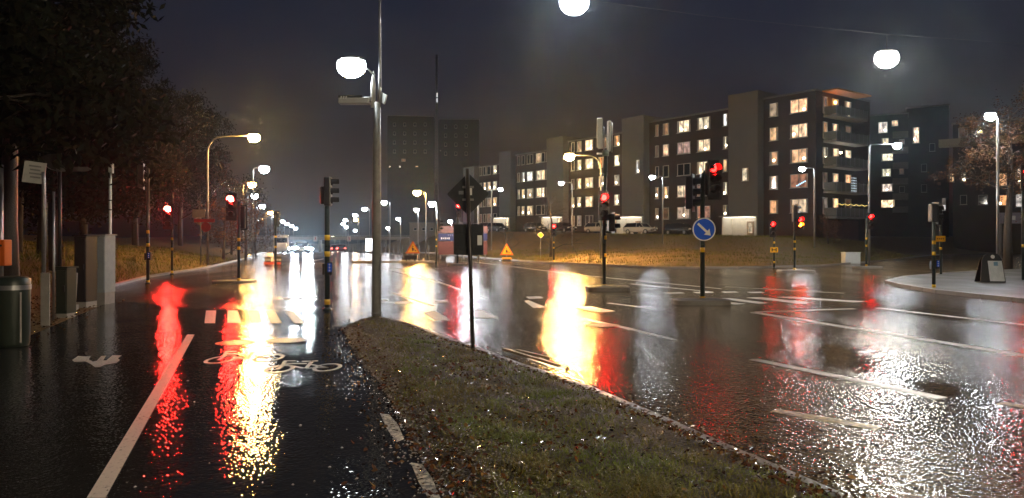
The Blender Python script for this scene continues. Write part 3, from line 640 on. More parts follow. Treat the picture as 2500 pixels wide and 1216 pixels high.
# info sign on post
g = put(107, 795); t = empty('info_sign', g); tag(t, 'pale square info sign on a steel post beside the bins', 'sign')
q = lambda x, y, d=0: at(x, y, g.y-d)-g
MB().tube([(0,0,-.05), (0,0,2.75), q(105,420)], .035, 12).build('post', M_STEEL, t)
pl = MB().box(q(84,421,.05), (.36,.02,.4), M=Matrix.Rotation(.35,3,'Z') @ Matrix.Rotation(.12,3,'Y')).build('plate', mat('pale_plate', (.4,.4,.37), .4), t)
for k in range(4): MB().box(q(86,406+k*9,.07), (.2-.03*(k % 2),.006,.03), M=Matrix.Rotation(.35,3,'Z') @ Matrix.Rotation(.12,3,'Y')).build('text_bar', M_STEELD, pl)
MB().box((.06,-.05,.5), (.17,.03,1.0)).build('lower_plate', M_CONC, t, .01)
g2 = put(131, 780); o = MB().tube([(0,0,-.05), (0,0,2.6)], .025, 10).build('bare_post', M_STEEL); o.location = g2; tag(o, 'thin bare steel post between the info sign and the boxes', 'post')
# round sign seen from behind + direction arm
g = put(146, 765); t = empty('round_sign', g); tag(t, 'large dark round sign disc with a pointed direction arm below', 'sign')
q = lambda x, y, d=0: at(x, y, g.y-d)-g
MB().tube([(0,0,-.05), q(146,330)], .04, 10).build('post', M_DARKCAB, t)
MB().prism(circ(.36,32), q(142,377), (.97,.24,0), (0,0,1), (0,.02,0)).build('disc', M_DARKCAB, t)
MB().tube([Vector(q(142,377))+Vector((.36*math.cos(a)*.97,.36*math.cos(a)*.24,.36*math.sin(a))) for a in np.linspace(0,2*PI,33)], .008, 6, False).build('rim', M_STEELD, t)
MB().prism([(-.25,-.05),(.42,-.05),(.52,0),(.42,.05),(-.25,.05)], q(165,413,.06), (1,0,0), (0,0,1), (0,.02,0)).build('direction_arm', M_STEELD, t)
# boxes
def cabinet(px0, px1, pyt, pyb, d, m, name, label, doors=1, plinth=.12, rz=0, cap=True):
    a, b2 = G(px0, pyb), G(px1, pyb); w = (b2-a).length; H = CH-(pyt-HY)/F*a.y; c = (a+b2)/2
    t = empty(name, (c.x, c.y, 0), rz); tag(t, label, 'cabinet')
    MB().box((0,d/2,plinth/2-.03), (w*.96,d*.94,plinth+.06)).build('plinth', M_CONC, t)
    body = MB().box((0,d/2,plinth+(H-plinth-.03)/2), (w,d,H-plinth-.03)).build('body', m, t, .012)
    if cap: MB().box((0,d/2,H-.012), (w+.07,d+.07,.035)).build('roof', M_STEEL if m is M_GREYCAB else m, t, .008)
    dw = w/doors
    for k in range(doors):
        dr = MB().box((-w/2+dw*(k+.5),-.006,plinth+(H-plinth)/2), (dw-.03,.02,H-plinth-.14)).build('door', m, t, .006)
        MB().box((-w/2+dw*(k+.5)+(dw*.3 if k == 0 else -dw*.3),-.028,H*.56), (.035,.035,.13)).build('handle', M_BLACK, dr)
    return t
cabinet(211, 256, 572, 744, .5, M_GREYCAB, 'control_cabinet', 'pale grey signal control cabinet with two door handles', 2, .3)
cabinet(181, 210, 574, 750, .5, M_DARKCAB, 'equipment_cabinet', 'narrow black cabinet beside the pale grey one', 1)
cabinet(136, 163, 652, 772, .35, M_GREENCAB, 'low_cabinet', 'low dark green box behind the thin post', 1, .05)
g = put(176, 758); o = MB().box((0,0,.47), (.2,.03,.8), M=Matrix.Rotation(.06,3,'Y')).build('leaning_board', M_CONC); o.location = g; tag(o, 'pale narrow board leaning before the black cabinet', 'board')
MB().box((-.01,.02,.06), (.24,.1,.14)).build('foot', M_CONC, o)
g = put(233, 742); t = empty('detector_pole', (g.x, g.y+.7, 0)); tag(t, 'slim white pole with a small box behind the grey cabinet', 'pole')
MB().tube([(0,0,-.05), (0,0,3.45)], .036, 10).build('pole', M_WHITE, t)
MB().box((.04,-.03,3.5), (.1,.12,.26)).build('sensor_box', M_WHITE, t, .02)
for z in (2.4, 2.65): MB().tube([(0,0,z), (0,0,z+.03)], .04, 10).build('strap', M_BLACK, t)
g = put(5, 800); t = empty('orange_box', (at(3,588,15.7).x, 15.7, 0)); tag(t, 'orange box on a post at the left picture edge', 'box')
MB().box((0,0,1.35), (.3,.25,.55)).build('body', M_ORNG, t, .02); MB().tube([(0,0,-.05), (0,0,3.2)], .04, 10).build('post', M_STEEL, t); MB().box((0,-.13,1.5), (.2,.012,.04)).build('slot', M_BLACK, t)

# far-left direction signs by the slope
g = put(490, 650); t = empty('direction_sign', (g.x, g.y, tz(g.x, g.y))); tag(t, 'small dim direction signs on a thin post on the left slope', 'sign')
MB().tube([(0,0,-.1), (0,0,3.4)], .035, 8).build('post', M_STEELD, t)
MB().box((-.1,-.05,3.2), (.8,.02,.5)).build('plate', mat('dim_plate', (.35,.3,.2), .5), t); MB().box((.25,-.05,2.75), (1.3,.02,.2)).build('arm', M_RED, t)
MB().prism(circ(.3,24), (.35,-.05,2.35), (1,0,0), (0,0,1), (0,.02,0)).build('disc', M_RED, t)
# works lanterns + red barrier at the signal island
for x, lab in ((654, 'left of the two square works lanterns by the far signal pole'), (681, 'right of the two square works lanterns by the far signal pole')):
    g = G(x, 645); t = empty('works_lantern', g); tag(t, lab, 'works light')
    MB().box((0,0,.33), (.42,.14,.42)).build('board', mat('works_board', (.05,.04,.035), .4), t, .02)
    for dx in (-.1, .1): MB().prism(circ(.07,14), (dx,-.072,.3), (1,0,0), (0,0,1), (0,-.02,0)).build('reflector', M_WHITE, t)
    MB().box((0,0,.06), (.3,.3,.12)).build('foot', M_RUBBER, t)
g = G(668, 647); o = MB().box((0,0,.12), (1.1,.18,.16)).build('red_barrier', mat('orange_barrier', (.75,.08,.02), .4)); o.location = (g.x, g.y-.3, 0); tag(o, 'low red orange barrier block under the works lanterns', 'barrier')
for dx in (-.35, .35): MB().box((dx,0,.02), (.2,.24,.05)).build('foot', M_RUBBER, o)

# ------------------------------------------------------------------ works signs, hoarding, fence
def tri_sign(px, pyb, pyt, label, plate=True, lit=M_ORNG):
    b = G(px, pyb); Y = b.y; t = empty('works_sign', b); tag(t, label, 'sign', 'roadworks warning signs')
    zt = CH-(pyt-HY)/F*Y; s = .55
    MB().tube([(0,.03,0), (0,.03,zt-.2)], .025, 8).build('post', M_STEEL, t)
    MB().box((0,0,.07), (.7,.4,.14)).build('foot', M_RUBBER, t, .02)
    T = lambda k: [(-s*k,-.32*k), (s*k,-.32*k), (0,.63*k)]
    zc = zt-.62
    f = MB().prism(T(1), (0,0,zc), (1,0,0), (0,0,1), (0,.02,0)).build('red_border', lit, t)
    MB().prism(T(.72), (0,-.003,zc), (1,0,0), (0,0,1), (0,-.002,0)).build('yellow_field', M_SYEL if plate else lit, t)
    mb = MB()
    for poly in ([(-.05,-.15),(.0,-.15),(.04,.0),(-.02,.12),(-.08,.1),(-.06,-.02)], circ(.04,10,.0,.2), [(.06,-.15),(.1,-.15),(.04,.05),(.0,.02)], [(.02,.08),(.16,-.02),(.15,-.05),(0,.04)], [(.12,-.16),(.28,-.16),(.2,-.05)]):
        mb.prism(poly, (0,-.006,zc), (1,0,0), (0,0,1), (0,-.002,0))
    mb.build('worker_symbol', M_BLACK, t)
    if plate:
        pl = MB().box((0,-.0,zc-.62), (.75,.02,.22)).build('sub_plate', M_SYEL, t)
        for k in range(5): MB().box((-.24+k*.12,-.013,zc-.62), (.06,.004,.08)).build('mark', M_BLACK, pl)
tri_sign(1237, 637, 594, 'orange roadworks triangle with plate at the foot of the bank')
tri_sign(1008, 640, 588, 'orange roadworks triangle standing in the works fence')
g = G(1320, 636); t = empty('priority_sign', (g.x, g.y, 0)); tag(t, 'yellow diamond sign on a thin post below the bare tree', 'sign')
MB().tube([(0,.03,-.1), (0,.03,2.1)], .025, 8).build('post', M_STEEL, t)
z = CH-(574-HY)/F*g.y
MB().prism([(.27,0),(0,.27),(-.27,0),(0,-.27)], (0,0,z), (1,0,0), (0,0,1), (0,.015,0)).build('white_border', M_WHITE, t)
MB().prism([(.22,0),(0,.22),(-.22,0),(0,-.22)], (0,-.003,z), (1,0,0), (0,0,1), (0,-.002,0)).build('yellow_field', M_SYEL, t)
Y = 60
t = empty('hoarding', at(1130,628,Y)); t.location.z = 0; tag(t, 'red and blue works hoarding behind the square sign back', 'hoarding')
q = lambda x, y, d=0: at(x, y, Y-d)-t.location
for y0, y1, m, nm in ((552,569,mat('hoard_pink', (.16,.08,.075), .5), 'panel'), (570,588,mat('hoard_blue', (.018,.028,.1), .45), 'panel'), (589,622,mat('hoard_red', (.1,.03,.028), .5), 'panel')):
    a = q(1070,y0); c = q(1190,y1); MB().box((a+c)/2, (abs(c.x-a.x),.06,abs(a.z-c.z)-.02)).build(nm, m, t)
for x in (1075, 1130, 1185): MB().box((q(x,552)+q(x,628))/2+Vector((0,.06,-.1)), (.1,.1,2.6)).build('post', M_STEELD, t)
for k in range(5): MB().box(q(1078+k*4.6,582,.035), (.09,.008,.16-.04*(k % 2))).build('letter_mark', M_WHITE, t)
for k in range(5): MB().box(q(1095+k*5,574,.035), (.07,.008,.14)).build('letter_mark', mat('faint_mark', (.2,.2,.3), .5), t)
# fence of thin posts on the median
for i in range(24):
    f = i/23; px = 1047+(822-1047)*(f**.72); py = 641+(606.5-641)*(f**.72)
    g = G(px, py)
    if g.y > 150: break
    o = MB().tube([(0,0,.05), (0,0,1.25)], .022+.0002*g.y, 6).build('fence_post', M_STEELD); o.location = (g.x, g.y, float(dip(g.y)))
    MB().box((0,0,.06), (.16,.16,.1)).build('foot', M_RUBBER, o)
    tag(o, '%s thin fence post on the median, counted from the near end' % ('first second third fourth fifth sixth seventh eighth ninth tenth eleventh twelfth thirteenth fourteenth fifteenth sixteenth seventeenth eighteenth nineteenth twentieth twenty-first twenty-second twenty-third twenty-fourth'.split()[i]), 'fence post', 'thin posts of the median fence')
Yc = G(1006,641).y
o = MB().box((0,0,.28), (.9,.35,.3)).build('works_crate', M_BLACK); o.location = (G(1006,641).x, Yc-.5, .12); tag(o, 'small dark crate below the triangle in the works fence', 'crate')
for dx in (-.3,.3): MB().box((dx,0,.06), (.1,.3,.14)).build('leg', M_BLACK, o)
# advertising light box behind the big pole
Y = 95; t = empty('light_box', (at(903,610,Y).x, Y, 0)); tag(t, 'glowing white light box half hidden by the big pole', 'light box')
MB().box((0,0,1.1), (1.1,.25,1.8)).build('case', M_BLACK, t); MB().box((0,-.135,1.1), (1.0,.01,1.6)).build('face', emit('lightbox', (.92,.96,1), 6), t); MB().box((0,0,.1), (.3,.2,.3)).build('foot', M_STEELD, t)
# planks at the kerb
for (a, b2, lab) in (((1230,868),(1366,911),'long wet wooden plank lying along the verge kerb'), ((1262,871),(1345,892),'shorter plank lying beside the long plank at the kerb')):
    A, B = G(*a), G(*b2); d = B-A; o = MB().box((0,0,0), (d.length,.045,.03), 0).build('plank', M_WOOD, None, .004); o.location = (A+B)/2+Vector((0,0,.09 if 'long' in lab else .03)); o.rotation_euler.z = math.atan2(d.y, d.x); tag(o, lab, 'plank')
    MB().box((d.length/2-.04,0,.016), (.03,.04,.004)).build('end_band', M_STEELD, o)
# A-board on the pavement and sign posts right
g = G(2418,695); g.z = .1; t = empty('sandwich_board', g, -.15); tag(t, 'black rounded sandwich board with pale poster on the right pavement', 'sandwich board')
sh = [(-.42,0),(.42,0),(.36,.8),(.28,.98),(.12,1.07),(-.08,1.07),(-.24,.96),(-.32,.8)]
MB().prism(sh, (-.0,-.2,0), (1,0,0), (0,.16,.99), (0,.03,0)).build('front_panel', M_BLACK, t)
MB().prism(sh, (0,.26,0), (1,0,0), (0,-.2,.98), (0,.03,0)).build('rear_panel', M_BLACK, t)
MB().prism([(-.1,.03),(.4,.03),(.34,.78),(-.13,.78)], (0,-.205,0), (1,0,0), (0,.16,.99), (0,-.006,0)).build('poster', mat('poster_pale', (.78,.86,.86), .35), t)
MB().prism(circ(.07,16,.05,.93), (0,-.205,0), (1,0,0), (0,.16,.99), (0,-.006,0)).build('badge', M_WHITE, t)
MB().prism([(.06,.6),(.2,.6),(.2,.74),(.06,.74)], (0,-.213,0), (1,0,0), (0,.16,.99), (0,-.003,0)).build('print', mat('print_blue', (.2,.4,.55), .4), t)
g = G(2435,676); o = MB().tube([(0,0,0), (0,0,4.0)], .04, 10).build('sign_pole', M_STEELD); o.location = (g.x, g.y, .1); tag(o, 'plain grey pole behind the sandwich board', 'pole'); MB().tube([(0,0,0), (0,0,.05)], .09, 10).build('base', M_STEELD, o)
Y = 62; t = empty('shop_sign', at(2475,600,Y)); t.location.z = tz(t.location.x, Y); tag(t, 'long dim shop sign panel at the right picture edge', 'sign')
q = lambda x, y: at(x, y, Y)-t.location
MB().box((q(2440,520)+q(2540,545))/2, (3.4,.15,.9)).build('panel', mat('shop_panel', (.25,.24,.3), .45), t); MB().box((q(2448,527)+q(2480,537))/2+Vector((0,-.09,0)), (.9,.02,.35)).build('print', M_WHITE, t)
for x in (2445, 2535): MB().box(q(x,570)+Vector((0,.1,-.6)), (.12,.12,3.4)).build('leg', M_STEELD, t)

# ------------------------------------------------------------------ buildings
def brickmat(name, c1, c2, mortar):
    m, n, l, b = nodes(name); tc = n.new('ShaderNodeTexCoord'); mp = n.new('ShaderNodeMapping'); mp.inputs['Rotation'].default_value = (PI/2,0,0); l.new(tc.outputs['Object'], mp.inputs[0])
    br = n.new('ShaderNodeTexBrick'); br.inputs['Scale'].default_value = 4; br.inputs['Color1'].default_value = (*c1,1); br.inputs['Color2'].default_value = (*c2,1); br.inputs['Mortar'].default_value = (*mortar,1); br.inputs['Mortar Size'].default_value = .02
    l.new(mp.outputs[0], br.inputs['Vector']); nz = n.new('ShaderNodeTexNoise'); nz.inputs['Scale'].default_value = .7; l.new(tc.outputs['Object'], nz.inputs['Vector'])
    mx = n.new('ShaderNodeMix'); mx.data_type = 'RGBA'; mx.blend_type = 'MULTIPLY'; mx.inputs[0].default_value = .7; l.new(br.outputs['Color'], mx.inputs[6]); l.new(nz.outputs['Color'], mx.inputs[7]); l.new(mx.outputs[2], b.inputs['Base Color'])
    b.inputs['Roughness'].default_value = .8; return m
M_BRICK = brickmat('dark_brick', (.055,.031,.025), (.04,.025,.022), (.05,.044,.04))
M_BRICK2 = brickmat('grey_brick', (.06,.055,.05), (.045,.042,.04), (.06,.055,.05))
M_RENDER = mat('pale_render', (.12,.125,.12), .75, var=.2, scale=.8, bump=.01)
M_FRAME = mat('window_frame', (.5,.48,.44), .5, var=.1)
GL = {'w': window_glow('room_warm', (1,.66,.36), 1.1), 'y': window_glow('room_yellow', (1,.82,.5), 1.5), 'c': window_glow('room_white', (1,.92,.74), 1.6), 'd': window_glow('room_dim', (1,.72,.5), .22), 'p': window_glow('room_pink', (1,.6,.42), .5), 'n': M_GLASS}
M_BULB = emit('window_bulb', (1,.88,.62), 14, False)
M_CURT = mat('curtain', (.35,.3,.25), .8, var=.3)
WM = {}
def winmesh(w, h, panes):
    k = (round(w,1), round(h,1), panes)
    if k in WM: return WM[k]
    w, h = k[0], k[1]; f = MB(); t = .07
    f.box((0,.0,h/2-t/2), (w,.12,t)).box((0,.0,-h/2+t/2), (w,.12,t))
    for x in [-w/2+t/2, w/2-t/2] + ([0] if panes == 2 else []): f.box((x,.0,0), (t,.12,h-2*t))
    f.box((0,.09,-h/2-.03), (w+.12,.2,.05))
    p = MB().box((0,-.045,0), (w-2*t,.02,h-2*t))
    WM[k] = (f.mesh('window'), p.mesh('pane')); WM[k][0].materials.append(M_FRAME); return WM[k]
BULB = MB().ball((0,0,0), (.16,.05,.16), 10, 6).mesh('window_lamp'); BULB.materials.append(M_BULB)
CURT = MB().box((0,0,0), (.16,.03,1.0)).mesh('curtain'); CURT.materials.append(M_CURT)
PANE_V = {}
def window(parent, x, z, w, h, panes, kind, y=0, rz=0):
    fm, pm = winmesh(w, h, panes); o = obj('window', fm, None, parent); o.location = (x, y, z); o.rotation_euler.z = rz
    key = (pm.name, kind)
    if key not in PANE_V:
        c = pm.copy(); c.materials.clear(); c.materials.append(GL[kind]); PANE_V[key] = c
    obj('pane', PANE_V[key], None, o)
    if kind in 'wyc':
        if random.random() < .65:
            b = obj('window_lamp', BULB, None, o); b.location = (random.uniform(-.3,.3)*w, .0, random.uniform(-.36,-.15)*h)
        for sgn in (-1, 1):
            if random.random() < .5:
                c = obj('curtain', CURT, None, o); c.location = (sgn*(w/2-.16), -.02, 0); c.scale.z = h-.2
    return o
def FS(px): return facade_s(px)
bl = empty('apartment_building', (P0.x, P0.y, 0), FANG); tag(bl, 'long dark brick apartment block with pale stair towers and many lit windows', 'building')
BZ = 1.0
towers = [(1862,1790,19.7), (1583,1530,19.2), (1386,1346,18.2), (1257,1230,17.2), (1168,1141,15.4)]
secs = [(1990,1862,0,18.7), (1790,1583,.3,18.2), (1530,1386,.9,17.3), (1346,1257,1.8,16.4), (1230,1168,2.8,15.2)]
for x0, x1, top in towers:
    a, c = FS(x0), FS(x1)
    MB().box(((a+c)/2,-4.5,(top+BZ)/2), (c-a,11,top-BZ)).build('stair_tower', M_RENDER, bl)
for x0, x1, drop, top in secs:
    a, c = FS(x0), FS(x1)
    MB().box(((a+c)/2,-6.2,(top+BZ)/2), (c-a-.01,12,top-BZ)).build('wall', M_BRICK, bl)
    MB().box(((a+c)/2,-6.2,top+.1), (c-a-.02,12.3,.2)).build('roof_edge', M_STEELD, bl)
WY = -.1
cols = [ # x0,x1,section,kinds from the top row down
 (1878,1898,0,'wywcw'), (1928,1971,0,'wwwpw'), (1764.5,1774.5,1,'cyyyy'),
 (1701,1733,1,'yyypp'), (1653,1684,1,'ypnyc'), (1618,1631,1,'wwnyd'), (1600,1606,1,'wdnww'),
 (1522,1527,2,'wndyw'), (1499,1511,2,'wyyyw'), (1461,1480,2,'dwycd'), (1428,1447,2,'yyyyd'), (1408,1418,2,'dyyyd'), (1394,1401,2,'nndwd'),
 (1333,1341,3,'dypn'), (1321,1329,3,'nycn'), (1308,1321,3,'yyyn'), (1286,1300,3,'ncyy'), (1273,1280,3,'ncyy'), (1263,1268,3,'ndyd'),
 (1218,1224,4,'yycn'), (1203,1212,4,'yyyn'), (1188,1197,4,'nydd'), (1179,1185,4,'nydd'), (1171,1175,4,'nddd')]
for x0, x1, s, ks in cols:
    a, c = FS(x1), FS(x0); w = abs(c-a); drop = secs[s][2]
    for r, k in enumerate(ks):
        z = 17.25-2.9*r-drop
        window(bl, (a+c)/2, z, max(.6, w), 1.65, 2 if w > 1.45 else 1, k, WY)
# christmas tree of lights in a window, bluish string in another
tr = MB(); z0 = 17.25-2.9*3; xx = (FS(1884)+FS(1893))/2
for k in range(4): tr.prism([(-.34+.07*k,0),(.34-.07*k,0),(0,.34)], (xx,-.05,z0-.62+.26*k), (-1,0,0), (0,0,1), (0,.02,0))
tr.build('light_tree', emit('xmas', (.85,.92,1), 3, False), bl)
tr = MB()
for k in range(6): tr.ball((FS(1945+k*4),-.05,z0-.55+.09*k), (.1,.04,.08), 8, 5)
tr.build('light_string', emit('xmas_blue', (.4,.7,1), 2.5, False), bl)
# stair tower windows and entrances
for (x0, x1, y0, y1, k) in ((1825,1840,411,443,'y'), (1566,1574,392,424,'c')):
    a, c = FS(x1), FS(x0); u = (x0+x1)/2-CX; Y = 5275/(40.5+.0295*u); z = CH-((y0+y1)/2-HY)/F*Y; h = (y1-y0)/F*Y
    window(bl, (a+c)/2, z, abs(c-a), h, 1, k, 1.06)
M_ENT = emit('entrance_light', (1,.93,.78), 3.0, True)
M_ENTW = mat('entrance_wall', (.6,.56,.48), .6)
for (x0, x1, y0, y1) in ((1862,1796,531,583), (1582,1538,531,576), (1386,1354,531,551), (1257,1235,533,556), (1168,1152,549,560)):
    a, c = FS(x0), FS(x1); u = (x0+x1)/2-CX; Y = 5275/(40.5+.0295*u)
    zt = CH-(y0-HY)/F*Y; zb = min(CH-(y1-HY)/F*Y, zt-2.0); w = c-a-.3; m = (a+c)/2; h = zt-zb
    e = MB().box((m,2.1,zt+.1), (w+.4,2.4,.16)).build('entrance_canopy', M_STEELD, bl)
    MB().box((m,1.9,zt-.02), (w-.2,1.7,.05)).build('canopy_light', M_ENT, e)
    MB().box((m,1.05,zb+h/2), (w,.06,h-.15)).build('back_wall', M_ENTW, e)
    d = MB().box((m-w*.28,1.1,zb+1.05), (1.0,.06,2.1)).build('door', mat('entrance_door', (.28,.2,.13), .4), bl); MB().box((m-w*.28,1.14,zb+1.3), (.55,.02,1.2)).build('pane', GL['y'], d); MB().box((m-w*.28+.42,1.15,zb+1.05), (.04,.05,.3)).build('handle', M_STEEL, d)
    MB().box((m+w/2-.05,2.0,zb+h/2), (.09,1.9,h-.1)).build('side_screen', M_ENTW, e)
# balconies on the end wall (end wall is local x=0, facing -x)
for r in range(5):
    z = 17.25-2.9*r-1.35
    bc = MB().box((-.8,-5.2,z), (1.6,7.0,.22)).build('balcony', M_CONC, bl)
    MB().box((-1.56,-5.2,z+.62), (.05,7.0,.95)).build('parapet', mat('balcony_panel', (.16,.17,.15), .35, var=.3), bc)
    for yy in (-1.7,-8.7): MB().box((-.8,yy,z+.62), (1.5,.05,.95)).build('side_panel', mat('balcony_panel', (0,0,0)), bc)
    for k in range(8): MB().box((-1.6,-1.75-k*.985,z+.62), (.04,.05,1.05)).build('rail_post', M_STEEL, bc)
    ks = ('pww', 'wyd', 'yyy', 'dyw', 'dyd')[r]
    for yy, k, w in zip((-2.0,-4.2,-7.0), ks, (.9,1.2,1.3)):
        window(bl, -.06, z+1.35, w, 1.9, 1, k, yy, PI/2)
MB().box((-.9,-5.2,19.0-.2), (2.0,7.4,.16)).build('balcony_roof', mat('soffit_orange', (.5,.2,.06), .6), bl)
hl = MB(); hl.ball((-.6,-3.2,17.6), (.14,.14,.14), 10, 6); hl.build('balcony_lamp', emit('balc_or', (1,.4,.08), 60), bl)
hl = MB(); hl.ball((-.5,-4.6,11.9), (.12,.12,.12), 10, 6); hl.build('balcony_lamp', emit('balc_w', (1,.85,.6), 45), bl)
hl = MB()
for k in range(26): hl.ball((-1.62,-1.9-k*.26,5.75+.06*math.sin(k*1.3)), (.035,.035,.035), 6, 4)
hl.build('light_string', emit('string_y', (1,.75,.2), 4, False), bl)
hl = MB()
for k in range(24): hl.ball((-1.62,-5.0-(k % 4)*.3,8.9-(k//4)*.3), (.035,.035,.035), 6, 4)
hl.build('light_curtain', emit('string_c', (.8,.92,1), 3, False), bl)
MB().box((-.12,-5.4,2.8), (.1,7.5,2.4)).build('ground_floor_panel', mat('dark_red_panel', (.09,.03,.025), .6), bl)
t_loc = {}
def block(px0, px1, Y, ytop, name, label, wins, m, extra=None, depth=14, rz=0):
    a, c = at(px0, HY, Y), at(px1, HY, Y); w = c.x-a.x; H = CH-(ytop-HY)/F*Y
    C0 = Vector(((a.x+c.x)/2, Y)); rz = -math.atan2(C0.x, C0.y); ex = Vector((math.cos(rz), math.sin(rz)))
    t = empty(name, (C0.x, C0.y, 0), rz); tag(t, label, 'building'); w *= math.cos(rz)
    def loc(px, py):
        r = Vector(((px-CX)/F, 1)); k = C0.dot(C0)/r.dot(C0); return Vector(((r*k-C0).dot(ex), 0, CH-(py-HY)/F*k))
    t_loc[t.name] = loc
    MB().box((0,depth/2,H/2), (w,depth,H)).build('wall', m, t)
    MB().box((0,depth/2,H+.12), (w+.3,depth+.3,.24)).build('roof_edge', M_STEELD, t)
    for x0, x1, y0, y1, k in wins:
        p = loc((x0+x1)/2, (y0+y1)/2); o = window(t, p.x, p.z, (x1-x0)/F*Y, (y1-y0)/F*Y, 2 if (x1-x0)/F*Y > 1.6 else 1, k, -.11); o.rotation_euler.z = PI
    return t
b2 = block(2100, 2216, 142, 282, 'apartment_tower', 'dark tower block with a column of six lit windows', [(2145,2166,298,325,'c'),(2178,2192,294,308,'w'),(2153,2169,337,354,'y'),(2153,2179,375,393,'y'),(2153,2174,412,431,'y'),(2153,2179,449,468,'c'),(2153,2182,488,507,'y'),(2196,2206,405,425,'d'),(2196,2208,340,352,'d'),(2196,2208,455,470,'n')], M_BRICK2)
for r, y in enumerate((330, 368, 405, 443, 480, 512)):
    p = t_loc[b2.name](2198, y); MB().box(p+Vector((0,-.7,0)), (2.6,1.4,1.1)).build('balcony', mat('balcony_dim', (.2,.18,.14), .6), b2)
block(2212, 2316, 150, 262, 'stair_block', 'dark tower with one tall bright window near its top', [(2229,2245,311,350,'c'),(2300,2309,484,498,'d'),(2300,2309,500,514,'c'),(2250,2262,400,420,'n'),(2250,2262,450,470,'n'),(2270,2282,350,370,'n')], M_BRICK2)
b4 = block(2320, 2640, 98, 293, 'corner_block', 'low apartment block behind the tree with a lit roof terrace', [(2341,2362,310,340,'d'),(2385,2398,318,326,'y'),(2320.5,2329,423,445,'y'),(2347,2358,420,445,'y'),(2437,2457,423,455,'w'),(2438,2458,476,502,'w'),(2482,2508,411,448,'c'),(2482,2508,474,505,'c'),(2400,2415,425,445,'n'),(2390,2410,476,500,'n'),(2345,2360,476,500,'n')], M_BRICK2)
p = t_loc[b4.name](2420, 345); MB().box(p+Vector((0,-.8,0)), (12,1.6,1.0)).build('terrace_parapet', mat('terrace', (.35,.3,.18), .6), b4)
MB().ball(t_loc[b4.name](2394,322)+Vector((0,-.5,0)), (.25,.2,.18), 10, 6).build('terrace_lamp', emit('terr', (1,.85,.4), 40), b4)
# dark high blocks far behind, one with a mast
d1 = block(946, 1060, 260, 284, 'far_tower', 'dim far high rise left of the thin mast', [(950,953,404,408,'c'),(974,978,404,409,'c'),(1014,1021,405,408,'y'),(980,990,388,394,'d')] + [(x, x+6, y, y+8, 'n') for x in (960, 985, 1010, 1035) for y in (300, 322, 344, 366)], M_BRICK2)
d2 = block(1072, 1170, 270, 292, 'far_slab', 'dim far high rise right of the thin mast', [(x, x+6, y, y+8, 'n') for x in (1085, 1110, 1135) for y in (305, 327, 349, 371)] + [(1071+3,1077,366,369,'d')], M_BRICK2)
t = empty('mast', at(1066, 588, 250)); t.location.z = 0; tag(t, 'very tall thin lattice mast between the far high rises', 'mast')
for dx, dy in ((-.5,-.5),(.5,-.5),(0,.5)): MB().tube([(dx,dy,0), (dx*.5,dy*.5,64)], .14, 6).build('leg', M_STEELD, t)
mb = MB()
for k in range(32): mb.tube([((-.5 if k % 2 else .5)*.8,-.45,2*k), ((.5 if k % 2 else -.5)*.8,-.45,2*k+2)], .07, 5)
mb.build('lattice', M_STEELD, t)
for y in (232, 245): MB().box(at(1067,y,249)-t.location, (.3,.3,1.3)).build('panel', emit('mastlight', (.9,.95,1), 1.2, False), t)
# low long building far behind the fence
block(1000, 1140, 165, 545, 'low_building', 'long low pale building beyond the works fence', [(x, x+8, 556, 563, 'n') for x in range(1010, 1130, 20)], mat('low_wall', (.25,.22,.18), .7))

# ------------------------------------------------------------------ overpass
Y = 250; t = empty('overpass', (at(760,588,Y).x, Y, 0)); tag(t, 'road bridge crossing far behind the oncoming cars', 'bridge')
zr = CH+13*Y/F; zb = -2.2
MB().box((0,5,zr-.9), (70,10,1.1)).build('deck', M_CONC, t)
MB().box((0,0,zr+.05), (70,.12,.1)).build('rail', M_STEEL, t)
for k in range(36): MB().box((-34+k*1.94,0,zr-.25), (.08,.08,.6)).build('rail_post', M_STEEL, t)
for x in (-20, 2, 24): MB().tube([(x,4,zb-1), (x,4,zr-1.3)], .6, 12).build('pillar', M_CONC, t)
for x in (-33, 33): MB().box((x,5,(zr+zb)/2-1.4), (8,12,zr-zb)).build('abutment', M_CONC, t)
for x, lab in ((770, 'left'), (852, 'right')):
    o = MB().box(at(x,583,248), (1.2,.08,1.7)).build('gantry_sign', mat('gantry', (.6,.5,.45), .4)); tag(o, '%s of the two small upright signs on the far bridge' % lab, 'sign')
    MB().prism([(-.3,-.5),(-.15,-.5),(0,.2),(.15,-.5),(.3,-.5),(.08,.6),(-.08,.6)], at(x,583,247.93), (1,0,0), (0,0,1), (0,-.01,0)).build('symbol', M_RED, o)
    MB().tube([(at(x,583,248).x,248.1,at(x,583,248).z-1.5), (at(x,583,248).x,248.1,at(x,583,248).z)], .05, 6).build('post', M_STEELD, o)

